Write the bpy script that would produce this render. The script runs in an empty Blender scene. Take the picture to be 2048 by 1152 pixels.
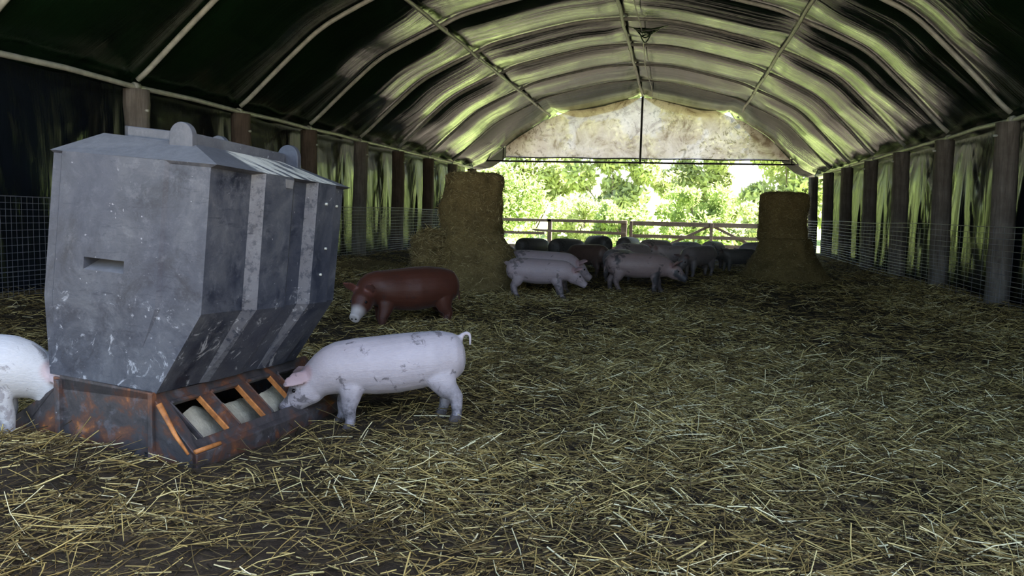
import bpy, bmesh, math, random
import numpy as np
from mathutils import Vector, Matrix

# ------------------------------------------------------------------ camera, sky, sun, exposure
sc = bpy.context.scene
C = sc.collection
F_PX, CAM_H, VPX, VPY, ROLL = 1600.0, 1.2, 1349.0, 434.0, math.radians(1.5)
_Y = Vector((VPX - 1024, VPY - 576, F_PX)).normalized()
_dn = _Y.cross(Vector((math.cos(ROLL), math.sin(ROLL), 0))).normalized()
_X = _dn.cross(_Y)
# rows of W: world axes seen in the camera (x right, y down, z forward)
W = Matrix((_X, _Y, -_dn))
cam = bpy.data.objects.new('camera', bpy.data.cameras.new('camera'))
C.objects.link(cam)
cam.data.sensor_width = 36.0
cam.data.lens = 36.0 * F_PX / 2048.0
cam.data.clip_end = 500
_r = W @ Vector((1, 0, 0)); _u = W @ Vector((0, -1, 0)); _f = W @ Vector((0, 0, 1))
m = Matrix((( _r.x, _u.x, -_f.x, 0), (_r.y, _u.y, -_f.y, 0), (_r.z, _u.z, -_f.z, CAM_H), (0, 0, 0, 1)))
cam.matrix_world = m
sc.camera = cam

world = bpy.data.worlds.new('sky'); sc.world = world; world.use_nodes = True
wn = world.node_tree.nodes; wl = world.node_tree.links
sky = wn.new('ShaderNodeTexSky'); sky.sky_type = 'NISHITA'; sky.sun_disc = False
sky.sun_elevation = math.radians(53); sky.sun_rotation = math.radians(87); sky.air_density = 1.0; sky.dust_density = 2.0
wl.new(sky.outputs[0], wn['Background'].inputs[0])
wn['Background'].inputs[1].default_value = 0.36
sun = bpy.data.objects.new('sun_offscreen', bpy.data.lights.new('sun_offscreen', 'SUN')); C.objects.link(sun)
sun.data.energy = 34.0; sun.data.angle = math.radians(0.6); sun.data.color = (1.0, 0.95, 0.86)
sun.rotation_euler = Vector((-0.60, -0.03, -0.80)).to_track_quat('-Z', 'Y').to_euler()
sc.view_settings.view_transform = 'Standard'; sc.view_settings.look = 'None'
sc.view_settings.gamma = 1.0; sc.view_settings.use_curve_mapping = False
sc.view_settings.exposure = 1.15
sc.cycles.max_bounces = 8; sc.cycles.diffuse_bounces = 4; sc.cycles.glossy_bounces = 4
sc.cycles.transparent_max_bounces = 12
sc.cycles.caustics_reflective = False; sc.cycles.caustics_refractive = False
sc.cycles.sample_clamp_indirect = 8.0

rng = np.random.default_rng(7)
random.seed(7)

# ------------------------------------------------------------------ helpers
def tag(o, label=None, cat=None, group=None, kind=None):
    if label: o['label'] = label
    if cat: o['category'] = cat
    if group: o['group'] = group
    if kind: o['kind'] = kind
    return o

def empty(name, loc=(0, 0, 0), rz=0.0):
    o = bpy.data.objects.new(name, None); C.objects.link(o)
    o.location = loc; o.rotation_euler = (0, 0, rz); o.empty_display_size = 0.1
    return o

def link(name, me, mat=None, parent=None, smooth=False):
    o = bpy.data.objects.new(name, me); C.objects.link(o)
    if mat is not None: me.materials.append(mat)
    if parent is not None: o.parent = parent
    if smooth: me.polygons.foreach_set('use_smooth', [True] * len(me.polygons))
    return o

def pyd(name, v, f, mat=None, parent=None, smooth=False):
    me = bpy.data.meshes.new(name); me.from_pydata([tuple(map(float, p)) for p in v], [], f); me.update()
    return link(name, me, mat, parent, smooth)

def np_mesh(name, verts, faces):
    """fast mesh from numpy arrays; faces all with the same vertex count"""
    me = bpy.data.meshes.new(name)
    n, k = len(faces), faces.shape[1]
    me.vertices.add(len(verts)); me.vertices.foreach_set('co', np.ascontiguousarray(verts, dtype=np.float32).ravel())
    me.loops.add(n * k); me.loops.foreach_set('vertex_index', np.ascontiguousarray(faces, dtype=np.int32).ravel())
    me.polygons.add(n); me.polygons.foreach_set('loop_start', np.arange(0, n * k, k, dtype=np.int32))
    me.update(calc_edges=True); me.validate()
    return me

def add_attr(me, name, vals):
    a = me.attributes.new(name, 'FLOAT', 'POINT'); a.data.foreach_set('value', np.ascontiguousarray(vals, dtype=np.float32))

def bm_obj(name, bm, mat=None, parent=None, smooth=False, bevel=0):
    bmesh.ops.recalc_face_normals(bm, faces=bm.faces)
    if bevel:
        bmesh.ops.bevel(bm, geom=[e for e in bm.edges if len(e.link_faces) == 2 and e.calc_face_angle(0) > 0.5], offset=bevel, segments=2, affect='EDGES', profile=0.5)
    me = bpy.data.meshes.new(name); bm.to_mesh(me); bm.free()
    return link(name, me, mat, parent, smooth)

def bm_box(bm, x0, x1, y0, y1, z0, z1):
    vs = [bm.verts.new(p) for p in ((x0,y0,z0),(x1,y0,z0),(x1,y1,z0),(x0,y1,z0),(x0,y0,z1),(x1,y0,z1),(x1,y1,z1),(x0,y1,z1))]
    for q in ((0,3,2,1),(4,5,6,7),(0,1,5,4),(1,2,6,5),(2,3,7,6),(3,0,4,7)): bm.faces.new([vs[i] for i in q])

def box(name, x0, x1, y0, y1, z0, z1, mat, parent=None, bevel=0.004):
    bm = bmesh.new(); bm_box(bm, x0, x1, y0, y1, z0, z1)
    return bm_obj(name, bm, mat, parent, bevel=bevel)

def bm_prism(bm, poly, ext):
    """closed prism: poly list of 3D points, extruded by vector ext"""
    a = [bm.verts.new(p) for p in poly]; b = [bm.verts.new(Vector(p) + Vector(ext)) for p in poly]
    bm.faces.new(a); bm.faces.new(b[::-1]); n = len(a)
    for i in range(n): bm.faces.new((a[i], b[i], b[(i+1) % n], a[(i+1) % n]))

def tube_arrays(pts, rad, n=8, base=0):
    pts = [Vector(p) for p in pts]; k = len(pts)
    rad = [rad] * k if not hasattr(rad, '__len__') else rad
    V, Fc = [], []
    ref = None
    for i, p in enumerate(pts):
        t = (pts[min(i+1, k-1)] - pts[max(i-1, 0)]).normalized()
        if ref is None:
            ref = t.orthogonal().normalized()
        a = (ref - t * ref.dot(t)).normalized(); b = t.cross(a); ref = a
        for j in range(n):
            th = 2 * math.pi * j / n
            V.append(p + (a * math.cos(th) + b * math.sin(th)) * rad[i])
    for i in range(k-1):
        for j in range(n):
            Fc.append((base+i*n+j, base+i*n+(j+1) % n, base+(i+1)*n+(j+1) % n, base+(i+1)*n+j))
    Fc.append(tuple(base+j for j in range(n))[::-1]); Fc.append(tuple(base+(k-1)*n+j for j in range(n)))
    return V, Fc

def tube(name, pts, rad, mat, parent=None, n=8):
    V, Fc = tube_arrays(pts, rad, n)
    return pyd(name, V, Fc, mat, parent, True)

def copy_tree(o, parent=None):
    c = o.copy(); C.objects.link(c); c.parent = parent
    for ch in list(o.children):
        copy_tree(ch, c)
    return c

# value noise on numpy arrays
_perm = rng.random((64, 64, 64)).astype(np.float32)
def vnoise(x, y, z=0.0):
    x = np.asarray(x, float); y = np.asarray(y, float); z = np.asarray(z, float) + np.zeros_like(x)
    xi, yi, zi = np.floor(x).astype(int), np.floor(y).astype(int), np.floor(z).astype(int)
    fx, fy, fz = x-xi, y-yi, z-zi
    fx, fy, fz = [t*t*(3-2*t) for t in (fx, fy, fz)]
    def P(a, b, c): return _perm[(xi+a) & 63, (yi+b) & 63, (zi+c) & 63]
    c0 = (P(0,0,0)*(1-fx)+P(1,0,0)*fx)*(1-fy) + (P(0,1,0)*(1-fx)+P(1,1,0)*fx)*fy
    c1 = (P(0,0,1)*(1-fx)+P(1,0,1)*fx)*(1-fy) + (P(0,1,1)*(1-fx)+P(1,1,1)*fx)*fy
    return (c0*(1-fz)+c1*fz)*2-1
def fbm(x, y, z=0.0, o=4):
    s, a = 0, 1.0
    for i in range(o):
        s = s + a*vnoise(np.asarray(x)*2**i+17*i, np.asarray(y)*2**i+5*i, np.asarray(z)*2**i); a *= 0.5
    return s

# ------------------------------------------------------------------ materials
class NT:
    def __init__(self, name):
        self.m = bpy.data.materials.new(name); self.m.use_nodes = True
        self.t = self.m.node_tree; self.b = self.t.nodes['Principled BSDF']; self.out = self.t.nodes['Material Output']
    def n(self, typ, **kw):
        o = self.t.nodes.new(typ)
        for k, v in kw.items(): setattr(o, k, v)
        return o
    def l(self, a, b): self.t.links.new(a, b)
    def coord(self, kind='Object', scale=(1, 1, 1), rot=(0, 0, 0)):
        tc = self.n('ShaderNodeTexCoord'); mp = self.n('ShaderNodeMapping')
        mp.inputs['Scale'].default_value = scale; mp.inputs['Rotation'].default_value = rot
        self.l(tc.outputs[kind], mp.inputs[0]); return mp.outputs[0]
    def noise(self, vec, scale, detail=4, rough=0.6, dist=0.0):
        o = self.n('ShaderNodeTexNoise'); o.inputs['Scale'].default_value = scale; o.inputs['Detail'].default_value = detail
        o.inputs['Roughness'].default_value = rough; o.inputs['Distortion'].default_value = dist
        self.l(vec, o.inputs['Vector']); return o.outputs[0]
    def ramp(self, fac, stops):
        o = self.n('ShaderNodeValToRGB'); e = o.color_ramp.elements
        while len(e) < len(stops): e.new(0.5)
        for i, (p, c) in enumerate(stops):
            e[i].position = p; e[i].color = (*c, 1) if hasattr(c, '__len__') else (c, c, c, 1)
        self.l(fac, o.inputs[0]); return o.outputs[0]
    def mix(self, fac, a, b, mode='MIX'):
        o = self.n('ShaderNodeMix', data_type='RGBA', blend_type=mode)
        for s, v in ((o.inputs[0], fac), (o.inputs[6], a), (o.inputs[7], b)):
            if isinstance(v, (int, float)): s.default_value = v
            elif isinstance(v, tuple): s.default_value = (*v, 1)
            else: self.l(v, s)
        return o.outputs[2]
    def math(self, op, a, b=0.0):
        o = self.n('ShaderNodeMath', operation=op)
        for s, v in ((o.inputs[0], a), (o.inputs[1], b)):
            if isinstance(v, (int, float)): s.default_value = v
            else: self.l(v, s)
        return o.outputs[0]
    def bump(self, h, strength=0.4, dist=0.02):
        o = self.n('ShaderNodeBump'); o.inputs['Strength'].default_value = strength; o.inputs['Distance'].default_value = dist
        self.l(h, o.inputs['Height']); self.l(o.outputs[0], self.b.inputs['Normal']); return o
    def attr(self, name):
        o = self.n('ShaderNodeAttribute'); o.attribute_name = name; return o.outputs['Fac']
    def set(self, col=None, rough=None, spec=None, metal=None):
        for k, v in (('Base Color', col), ('Roughness', rough), ('Specular IOR Level', spec), ('Metallic', metal)):
            if v is None: continue
            s = self.b.inputs[k]
            if isinstance(v, tuple): s.default_value = (*v, 1)
            elif isinstance(v, (int, float)): s.default_value = v
            else: self.l(v, s)
        return self.m

def mat_plain(name, col, rough=0.6, var=0.25, scale=6, bump=0.2, metal=0.0, spec=0.4):
    n = NT(name); v = n.coord(); a = n.noise(v, scale)
    c = n.ramp(a, [(0.3, tuple(x*(1-var) for x in col)), (0.7, tuple(min(1, x*(1+var)) for x in col))])
    n.bump(n.noise(v, scale*6), bump, 0.01)
    return n.set(c, rough, spec, metal)

def mat_tarp(name, col, rough, wave_axis):
    """shiny woven plastic sheet; UV u runs along the hoop, v along the tunnel"""
    n = NT(name); uv = n.coord('UV', (0.16, 5.0, 1)); uv2 = n.coord('UV', (0.5, 26.0, 1)); ob = n.coord()
    w1 = n.noise(uv, 1.6, 5, 0.62, 0.6); w2 = n.noise(uv2, 1.0, 4, 0.6, 0.3); w3 = n.noise(ob, 5.0, 4)
    wr = n.math('POWER', n.math('ABSOLUTE', n.math('SUBTRACT', w1, 0.5)), 0.7)
    h = n.math('ADD', n.math('MULTIPLY', wr, 1.0), n.math('ADD', n.math('MULTIPLY', w2, 0.28), n.math('MULTIPLY', w3, 0.12)))
    n.bump(h, 0.16, 0.03)
    big = n.noise(ob, 0.9, 4)
    c = n.ramp(big, [(0.35, tuple(x*0.6 for x in col)), (0.65, col)])
    r = n.ramp(n.noise(ob, 2.2, 5), [(0.3, rough*0.8), (0.7, rough*1.35)])
    n.b.inputs['Specular Tint'].default_value = (0.72, 1.0, 0.55, 1)
    return n.set(c, r, 0.26)

def mat_wood(name, c0, c1, axis=2, rough=0.9):
    n = NT(name); s = [9, 9, 9]; s[axis] = 0.7
    v = n.coord('Object', tuple(s)); g = n.noise(v, 2.2, 6, 0.7, 0.8); big = n.noise(n.coord(), 2.5, 4)
    c = n.mix(n.math('MULTIPLY', n.ramp(big, [(0.4, 0.0), (0.65, 1.0)]), 0.5), n.ramp(g, [(0.3, c0), (0.7, c1)]), tuple(x*0.55 for x in c0))
    n.bump(g, 0.6, 0.02)
    return n.set(c, rough, 0.2)

def mat_straw(name, stops, rough=0.55):
    n = NT(name); a = n.attr('tone')
    c = n.ramp(a, stops)
    return n.set(c, rough, 0.25)

def mat_feeder_plastic():
    n = NT('hopper_plastic'); v = n.coord()
    dust = n.noise(v, 3.2, 8, 0.72, 0.5); fine = n.noise(v, 26, 5, 0.7); sp = n.noise(v, 9.0, 6, 0.75, 1.2); band = n.noise(n.coord('Object', (1, 1, 5)), 2.3, 5, 0.7)
    base = n.ramp(dust, [(0.38, (0.014, 0.017, 0.027)), (0.48, (0.045, 0.049, 0.062)), (0.60, (0.085, 0.088, 0.098))])
    base = n.mix(n.math('MULTIPLY', n.ramp(band, [(0.45, 0.0), (0.65, 1.0)]), 0.35), base, (0.06, 0.066, 0.08))
    geo = n.n('ShaderNodeNewGeometry'); sep = n.n('ShaderNodeSeparateXYZ'); n.l(v, sep.inputs[0])
    # dry splashes low on the hopper, dust lying on the lid slopes
    low = n.ramp(sep.outputs[2], [(0.0, 1.0), (0.38, 1.0), (0.62, 0.0)]) if False else n.math('LESS_THAN', sep.outputs[2], 0.78)
    spl = n.math('MULTIPLY', n.ramp(sp, [(0.58, 0.0), (0.66, 1.0)]), low)
    scr = n.noise(n.coord('Object', (1.2, 1.2, 7), (0.3, 0.25, 0)), 5.0, 8, 0.8, 0.7)
    base = n.mix(n.math('MULTIPLY', n.ramp(scr, [(0.56, 0.0), (0.66, 1.0)]), 0.7), base, (0.012, 0.015, 0.026))
    base = n.mix(n.math('MULTIPLY', n.ramp(n.noise(v, 14, 7, 0.8, 0.4), [(0.52, 0.0), (0.70, 1.0)]), 0.45), base, (0.17, 0.175, 0.19))
    base = n.mix(n.math('MULTIPLY', n.ramp(n.noise(n.coord('Object', (1, 1, 0.6)), 1.7, 3), [(0.44, 0.0), (0.60, 1.0)]), 0.45), base, (0.020, 0.026, 0.048))
    c = n.mix(n.math('MULTIPLY', spl, 0.6), base, (0.5, 0.51, 0.53))
    spn = n.ramp(n.noise(v, 30, 2), [(0.72, 0.0), (0.76, 1.0)])
    c = n.mix(n.math('MULTIPLY', spn, 0.5), c, (0.42, 0.42, 0.44))
    c = n.mix(n.attr('dust'), c, n.ramp(fine, [(0.3, (0.14, 0.137, 0.135)), (0.7, (0.21, 0.205, 0.20))]))
    # pale spilled meal streaking down the long roof slope
    streak = n.noise(n.coord('Object', (1.5, 7.5, 1.5), (0, 0, 0.35)), 2.4, 7, 0.75, 0.4)
    c = n.mix(n.math('MULTIPLY', n.ramp(streak, [(0.43, 0.0), (0.5, 1.0)]), n.attr('meal')), c, (0.66, 0.62, 0.50))
    c = n.mix(n.math('MULTIPLY', n.ramp(fine, [(0.40, 0.0), (0.5, 1.0)]), n.attr('scuff_light')), c, (0.36, 0.35, 0.36))  # pale mottle on rib fronts: real wear plus painted-in light
    n.bump(n.noise(v, 40, 4), 0.25, 0.006)
    return n.set(c, n.ramp(dust, [(0.3, 0.42), (0.7, 0.65)]), 0.4)

def mat_rusty(name='rusty_steel'):
    n = NT(name); v = n.coord(); a = n.noise(v, 4.2, 8, 0.7, 0.6); b = n.noise(v, 11, 6, 0.7, 0.3); d = n.noise(v, 22, 4)
    c = n.ramp(a, [(0.36, (0.022, 0.020, 0.021)), (0.48, (0.052, 0.045, 0.045)), (0.53, (0.075, 0.038, 0.028)), (0.60, (0.15, 0.06, 0.03)), (0.66, (0.40, 0.14, 0.03))])
    c = n.mix(n.math('MULTIPLY', n.ramp(b, [(0.55, 0.0), (0.63, 1.0)]), 0.5), c, (0.12, 0.112, 0.118))
    c = n.mix(n.math('MULTIPLY', n.ramp(d, [(0.70, 0.0), (0.74, 1.0)]), 0.6), c, (0.45, 0.45, 0.47))
    n.bump(b, 0.3, 0.006)
    return n.set(c, 0.5, 0.45)

def mat_orange():
    n = NT('orange_rust'); v = n.coord(); a = n.noise(v, 9, 6, 0.7)
    c = n.ramp(a, [(0.32, (0.12, 0.06, 0.035)), (0.45, (0.36, 0.13, 0.035)), (0.65, (0.60, 0.24, 0.07))])
    n.bump(a, 0.3, 0.005)
    return n.set(c, 0.6, 0.35)

def mat_pig(name, col, dirt, snout=None, patch=None, patch_lo=0.56, ear=None, leg=0.7, belly=0.25):
    n = NT(name); v = n.coord(); a = n.noise(v, 5, 6, 0.65); f = n.noise(n.coord('Object', (9, 40, 40)), 3.5, 4, 0.6)
    c = n.ramp(a, [(0.3, tuple(x*0.82 for x in col)), (0.65, col)])
    c = n.mix(0.16, c, n.ramp(f, [(0.35, tuple(x*0.55 for x in col)), (0.6, col)]))
    c = n.mix(n.math('MULTIPLY', n.attr('ear'), 0.75), c, ear or tuple(x*y for x, y in zip(col, (0.80, 0.58, 0.56))))
    if patch:
        p = n.noise(v, 3.4, 3, 0.55, 0.4)
        c = n.mix(n.ramp(p, [(patch_lo, 0.0), (patch_lo+0.05, 1.0)]), c, patch)
    sp = n.noise(v, 13, 5, 0.7, 0.6); sp2 = n.noise(v, 3, 2)
    c = n.mix(n.math('MULTIPLY', n.ramp(n.math('MULTIPLY', sp, n.math('ADD', sp2, 0.5)), [(0.57, 0.0), (0.63, 1.0)]), 0.75), c, dirt)
    if snout: c = n.mix(n.attr('snout'), c, snout)
    lg = n.math('MULTIPLY', n.attr('leg'), n.ramp(n.noise(v, 11, 6, 0.7), [(0.40, 0.25), (0.56, 1.0)]))
    c = n.mix(n.math('MULTIPLY', lg, leg), c, dirt)
    n.bump(n.math('ADD', f, n.noise(v, 16, 4)), 0.28, 0.012)
    n.b.inputs['Subsurface Weight'].default_value = 0.0
    n.b.inputs['Sheen Weight'].default_value = 0.10; n.b.inputs['Sheen Roughness'].default_value = 0.4
    return n.set(c, 0.50, 0.5)

def mat_leaf(name, c0, c1, trans=0.4):
    n = NT(name); c = n.ramp(n.attr('tone'), [(0.0, c0), (1.0, c1)])
    n.set(c, 0.5, 0.3)
    t = n.n('ShaderNodeBsdfTranslucent'); n.l(c, t.inputs[0]); mx = n.n('ShaderNodeMixShader'); mx.inputs[0].default_value = trans
    n.l(n.b.outputs[0], mx.inputs[1]); n.l(t.outputs[0], mx.inputs[2]); n.l(mx.outputs[0], n.out.inputs[0])
    return n.m

M_TARP = mat_tarp('roof_tarp', (0.007, 0.020, 0.009), 0.10, 1)
M_WALL = mat_tarp('wall_tarp', (0.008, 0.011, 0.016), 0.16, 1)
M_STEEL = mat_plain('galvanised_tube', (0.42, 0.43, 0.38), 0.45, 0.25, 8, 0.1, 0.0, 0.5)
M_DARKSTEEL = mat_plain('dark_tube', (0.045, 0.04, 0.035), 0.6, 0.3, 8, 0.1)
M_POST = mat_wood('weathered_post', (0.11, 0.094, 0.08), (0.27, 0.243, 0.215))
M_POSTB = mat_wood('brown_post', (0.075, 0.055, 0.042), (0.17, 0.13, 0.10))
M_RAIL = mat_wood('fence_timber', (0.065, 0.055, 0.044), (0.14, 0.118, 0.092), 0)
M_WIRE = mat_plain('fence_wire', (0.20, 0.20, 0.24), 0.4, 0.2, 10, 0.0, 0.4)
M_PLASTIC = mat_feeder_plastic()
M_RUST = mat_rusty(); M_ORANGE = mat_orange()
M_FEED = mat_plain('wet_feed', (0.36, 0.33, 0.25), 0.55, 0.45, 7, 0.8)
M_EYE = mat_plain('eye_dark', (0.01, 0.008, 0.008), 0.15, 0.1, 3, 0.0)
M_HOOF = mat_plain('hoof_horn', (0.07, 0.055, 0.05), 0.6, 0.3, 20, 0.2)

# ------------------------------------------------------------------ ground and bedding
def floor_h(x, y):
    x = np.asarray(x, float); y = np.asarray(y, float)
    h = 0.035*fbm(x*0.7+3, y*0.7, 1.3, 3) + 0.012*fbm(x*3, y*3, 4.1, 2)
    h = h + 0.16*np.exp(-((x+7.0)/0.9)**2) + 0.14*np.exp(-((x-4.5)/0.8)**2)
    h = h + 0.10*np.exp(-(((x+5.4)/1.5)**2+((y-13.5)/2.2)**2))
    h = h + 0.07*np.exp(-(((x+2.85)/0.55)**2+((y-3.0)/0.22)**2))
    return h

def mat_bedding():
    n = NT('trodden_bedding'); v = n.coord(); a = n.noise(v, 1.1, 6, 0.6); b = n.noise(v, 9, 8, 0.75, 0.8); f = n.noise(n.coord('Object', (1, 1, 1)), 38, 4, 0.7, 1.5)
    c = n.ramp(b, [(0.32, (0.035, 0.025, 0.016)), (0.52, (0.085, 0.064, 0.040)), (0.72, (0.17, 0.132, 0.075))])
    c = n.mix(n.math('MULTIPLY', n.ramp(a, [(0.42, 0.0), (0.62, 1.0)]), 0.6), c, (0.035, 0.025, 0.018))
    n.bump(n.math('ADD', b, f), 0.8, 0.05)
    return n.set(c, 0.9, 0.15)

nx, ny = 150, 330
gx, gy = np.meshgrid(np.linspace(-7.6, 5.0, nx), np.linspace(-1.0, 28.3, ny), indexing='ij')
gz = floor_h(gx, gy) - 0.40*np.clip((gy-27.5)/0.8, 0, 1)
V = np.stack([gx, gy, gz], -1).reshape(-1, 3)
ii, jj = np.meshgrid(np.arange(nx-1), np.arange(ny-1), indexing='ij'); i0 = (ii*ny+jj).ravel()
FQ = np.stack([i0, i0+ny, i0+ny+1, i0+1], -1)
fl = link('floor', np_mesh('floor', V, FQ), mat_bedding(), None, True); tag(fl, 'dark trodden dung and chaff under the straw bedding', kind='structure')

def mat_field():
    n = NT('pasture'); v = n.coord(); b = n.noise(v, 6, 6, 0.7); a = n.noise(v, 0.3, 4)
    c = n.ramp(b, [(0.3, (0.25, 0.36, 0.10)), (0.7, (0.37, 0.47, 0.17))])
    c = n.mix(n.math('MULTIPLY', a, 0.4), c, (0.42, 0.40, 0.20))
    n.bump(b, 0.5, 0.05); return n.set(c, 0.9, 0.1)
nx, ny = 60, 60
gx, gy = np.meshgrid(np.linspace(-70, 70, nx), np.linspace(-40, 110, ny), indexing='ij')
gz = -0.42 + 0.05*fbm(gx*0.2, gy*0.2) + 4.0*np.clip((gy-52)/40, 0, 1)**1.3
V = np.stack([gx, gy, gz], -1).reshape(-1, 3)
ii, jj = np.meshgrid(np.arange(nx-1), np.arange(ny-1), indexing='ij'); i0 = (ii*ny+jj).ravel()
FQ = np.stack([i0, i0+ny, i0+ny+1, i0+1], -1)
tag(link('ground', np_mesh('ground', V, FQ), mat_field(), None, True), 'sunlit pale grass pasture outside the shelter', kind='structure')

nx, ny = 40, 30
gx, gy = np.meshgrid(np.linspace(-45, 45, nx), np.linspace(-35, 1.8, ny), indexing='ij')
gz = -0.22 + 0.03*fbm(gx*0.5, gy*0.5)
V = np.stack([gx, gy, gz], -1).reshape(-1, 3)
ii, jj = np.meshgrid(np.arange(nx-1), np.arange(ny-1), indexing='ij'); i0 = (ii*ny+jj).ravel()
tag(link('bounce_ground', np_mesh('bounce_ground', V, np.stack([i0, i0+ny, i0+ny+1, i0+1], -1)), mat_plain('bounce_earth', (0.26, 0.225, 0.18), 0.95, 0.25, 0.8, 0.3), None, True), 'unseen bare earth added in front of the shelter for its bounce light', kind='structure')  # unseen ground, added and coloured for the light it bounces inside

nx, ny = 60, 24
gx, gy = np.meshgrid(np.linspace(-16, 13, nx), np.linspace(27.9, 36.5, ny), indexing='ij')
gz = -0.33 + 0.03*fbm(gx*0.6, gy*0.6, 2.0) - 0.12*np.clip((gy-35.3)/1.2, 0, 1) - 0.12*np.clip((np.abs(gx+1.5)-13.5)/1.0, 0, 1)
V = np.stack([gx, gy, gz], -1).reshape(-1, 3)
ii, jj = np.meshgrid(np.arange(nx-1), np.arange(ny-1), indexing='ij'); i0 = (ii*ny+jj).ravel()
tag(link('dimming_apron', np_mesh('dimming_apron', V, np.stack([i0, i0+ny, i0+ny+1, i0+1], -1)), mat_plain('dimming_dark', (0.062, 0.05, 0.04), 0.85, 0.35, 1.2, 0.5), None, True), 'dark unseen ground added past the far opening to dim the roof reflections', kind='structure')  # added out of view; dark so that the roof reflects less light

# ------------------------------------------------------------------ tunnel skin and frame
HY0, HS = 9.6 - 3*2.571, 2.571
HOOPS = [HY0 + HS*i for i in range(11)]           # 1.89 ... 27.6
Y_END = HOOPS[-1]
SEC = [(-7.47, 2.64), (-7.09, 2.76), (-6.37, 3.42), (-5.65, 4.05), (-4.95, 4.40), (-4.37, 4.66), (-4.03, 4.83), (-3.1, 5.06), (-2.15, 5.26), (-1.22, 5.31),
       (-0.22, 5.25), (0.70, 5.03), (1.60, 4.79), (1.94, 4.63), (2.52, 4.37), (3.11, 4.06), (3.79, 3.38), (4.46, 2.66), (4.84, 2.54)]
XC, XL, XR = -1.31, -7.09, 4.46
def section(nu):
    p = np.array(SEC); 
    for _ in range(2):      # soften the bends a little
        q = [p[0]]
        for a, b in zip(p[:-1], p[1:]): q += [0.8*a+0.2*b, 0.2*a+0.8*b]
        q.append(p[-1]); p = np.array(q)
    s = np.r_[0, np.cumsum(np.linalg.norm(np.diff(p, axis=0), axis=1))]
    t = np.linspace(0, s[-1], nu)
    P = np.stack([np.interp(t, s, p[:, 0]), np.interp(t, s, p[:, 1])], -1)
    T = np.gradient(P, axis=0); T /= np.linalg.norm(T, axis=1, keepdims=True)
    N = np.stack([-T[:, 1], T[:, 0]], -1)          # outward
    return P, N, t
NU, NV = 260, 30
P, N, tu = section(NU)
vs = np.concatenate([np.linspace(HOOPS[i], HOOPS[i+1], NV, endpoint=False) for i in range(10)] + [np.linspace(Y_END, Y_END+0.5, 8)])
U, Vv = np.meshgrid(tu, vs, indexing='ij')
bay = np.floor((Vv-HY0)/HS).astype(int); t = np.clip((Vv-HY0)/HS-bay, 0, 1)
over = np.clip((Vv-Y_END)/0.5, 0, 1)
amp = 0.17 + 0.035*vnoise(U*0.35, bay*3.7+0.5, 2.0) + 0.006*vnoise(U*0.9, bay*1.7, 8.0)
skew = 0.07*vnoise(U*0.2, bay*2.3, 5.0)
ts = np.clip(t + skew*t*(1-t)*2, 0, 1)
sag = amp*4*ts*(1-ts)
for xp in (-4.37, 1.94, -1.22): sag = sag*(1-0.45*np.exp(-((P[:, 0][:, None]-xp)/0.30)**2))
sag = sag*np.clip(np.minimum(P[:, 0][:, None]-XL-0.05, XR-0.05-P[:, 0][:, None])/0.9, 0, 1)
# slack runs along the hoops: soft rolls that lean a little from bay to bay
rolls = 0.010*np.sin(2*math.pi*(t*2.2+0.10*U+bay*0.37)) * np.sin(math.pi*t)
rolls += 0.012*fbm(U*0.16+bay*3, Vv*2.4, 3.3, 2)*np.sin(math.pi*t)**0.5
rolls += 0.003*fbm(U*0.25, Vv*9, 6.3, 2)
sag = np.where(over > 0, 0, sag)
off = 0.062 - sag + rolls
tot = tu[-1]
frac = U/tot
# the loose end hangs in shallow swags between the ridge and the purlins
jl = np.array([0.0, 0.285, 0.5, 0.715, 1.0]); seg = np.clip(np.searchsorted(jl, frac, side='right')-1, 0, 3)
tt = (frac-jl[seg])/(jl[seg+1]-jl[seg])
off = off - over*0.26*np.sin(math.pi*np.clip(tt, 0, 1))*(1+0.2*np.sin(tt*9))
prof_ = 0.08+0.24*np.sin(math.pi*np.clip(tt, 0, 1))**0.7
sink = np.clip((Vv-(Y_END-1.3*HS))/(1.3*HS), 0, 1)*prof_*np.clip(np.minimum(frac, 1-frac)/0.06, 0, 1)
off = off - np.where(over > 0, prof_*np.clip(np.minimum(frac, 1-frac)/0.06, 0, 1), sink)
Xs = P[:, 0][:, None] + N[:, 0][:, None]*off; Zs = P[:, 1][:, None] + N[:, 1][:, None]*off
def grid_mesh(name, X, Y, Z, U, Vv):
    n, k = X.shape
    ii, jj = np.meshgrid(np.arange(n-1), np.arange(k-1), indexing='ij'); i0 = (ii*k+jj).ravel()
    fq = np.stack([i0, i0+1, i0+k+1, i0+k], -1)
    me = np_mesh(name, np.stack([X, Y, Z], -1).reshape(-1, 3), fq)
    uv = me.uv_layers.new(name='UVMap')
    li = fq.ravel(); uv.data.foreach_set('uv', np.stack([U.ravel()[li], Vv.ravel()[li]], -1).astype(np.float32).ravel())
    return me
roof = link('ceiling', grid_mesh('ceiling', Xs, Vv, Zs, U, Vv), M_TARP, None, True)
tag(roof, 'shiny dark green tarpaulin roof sagging between the hoops', kind='structure')

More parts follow.
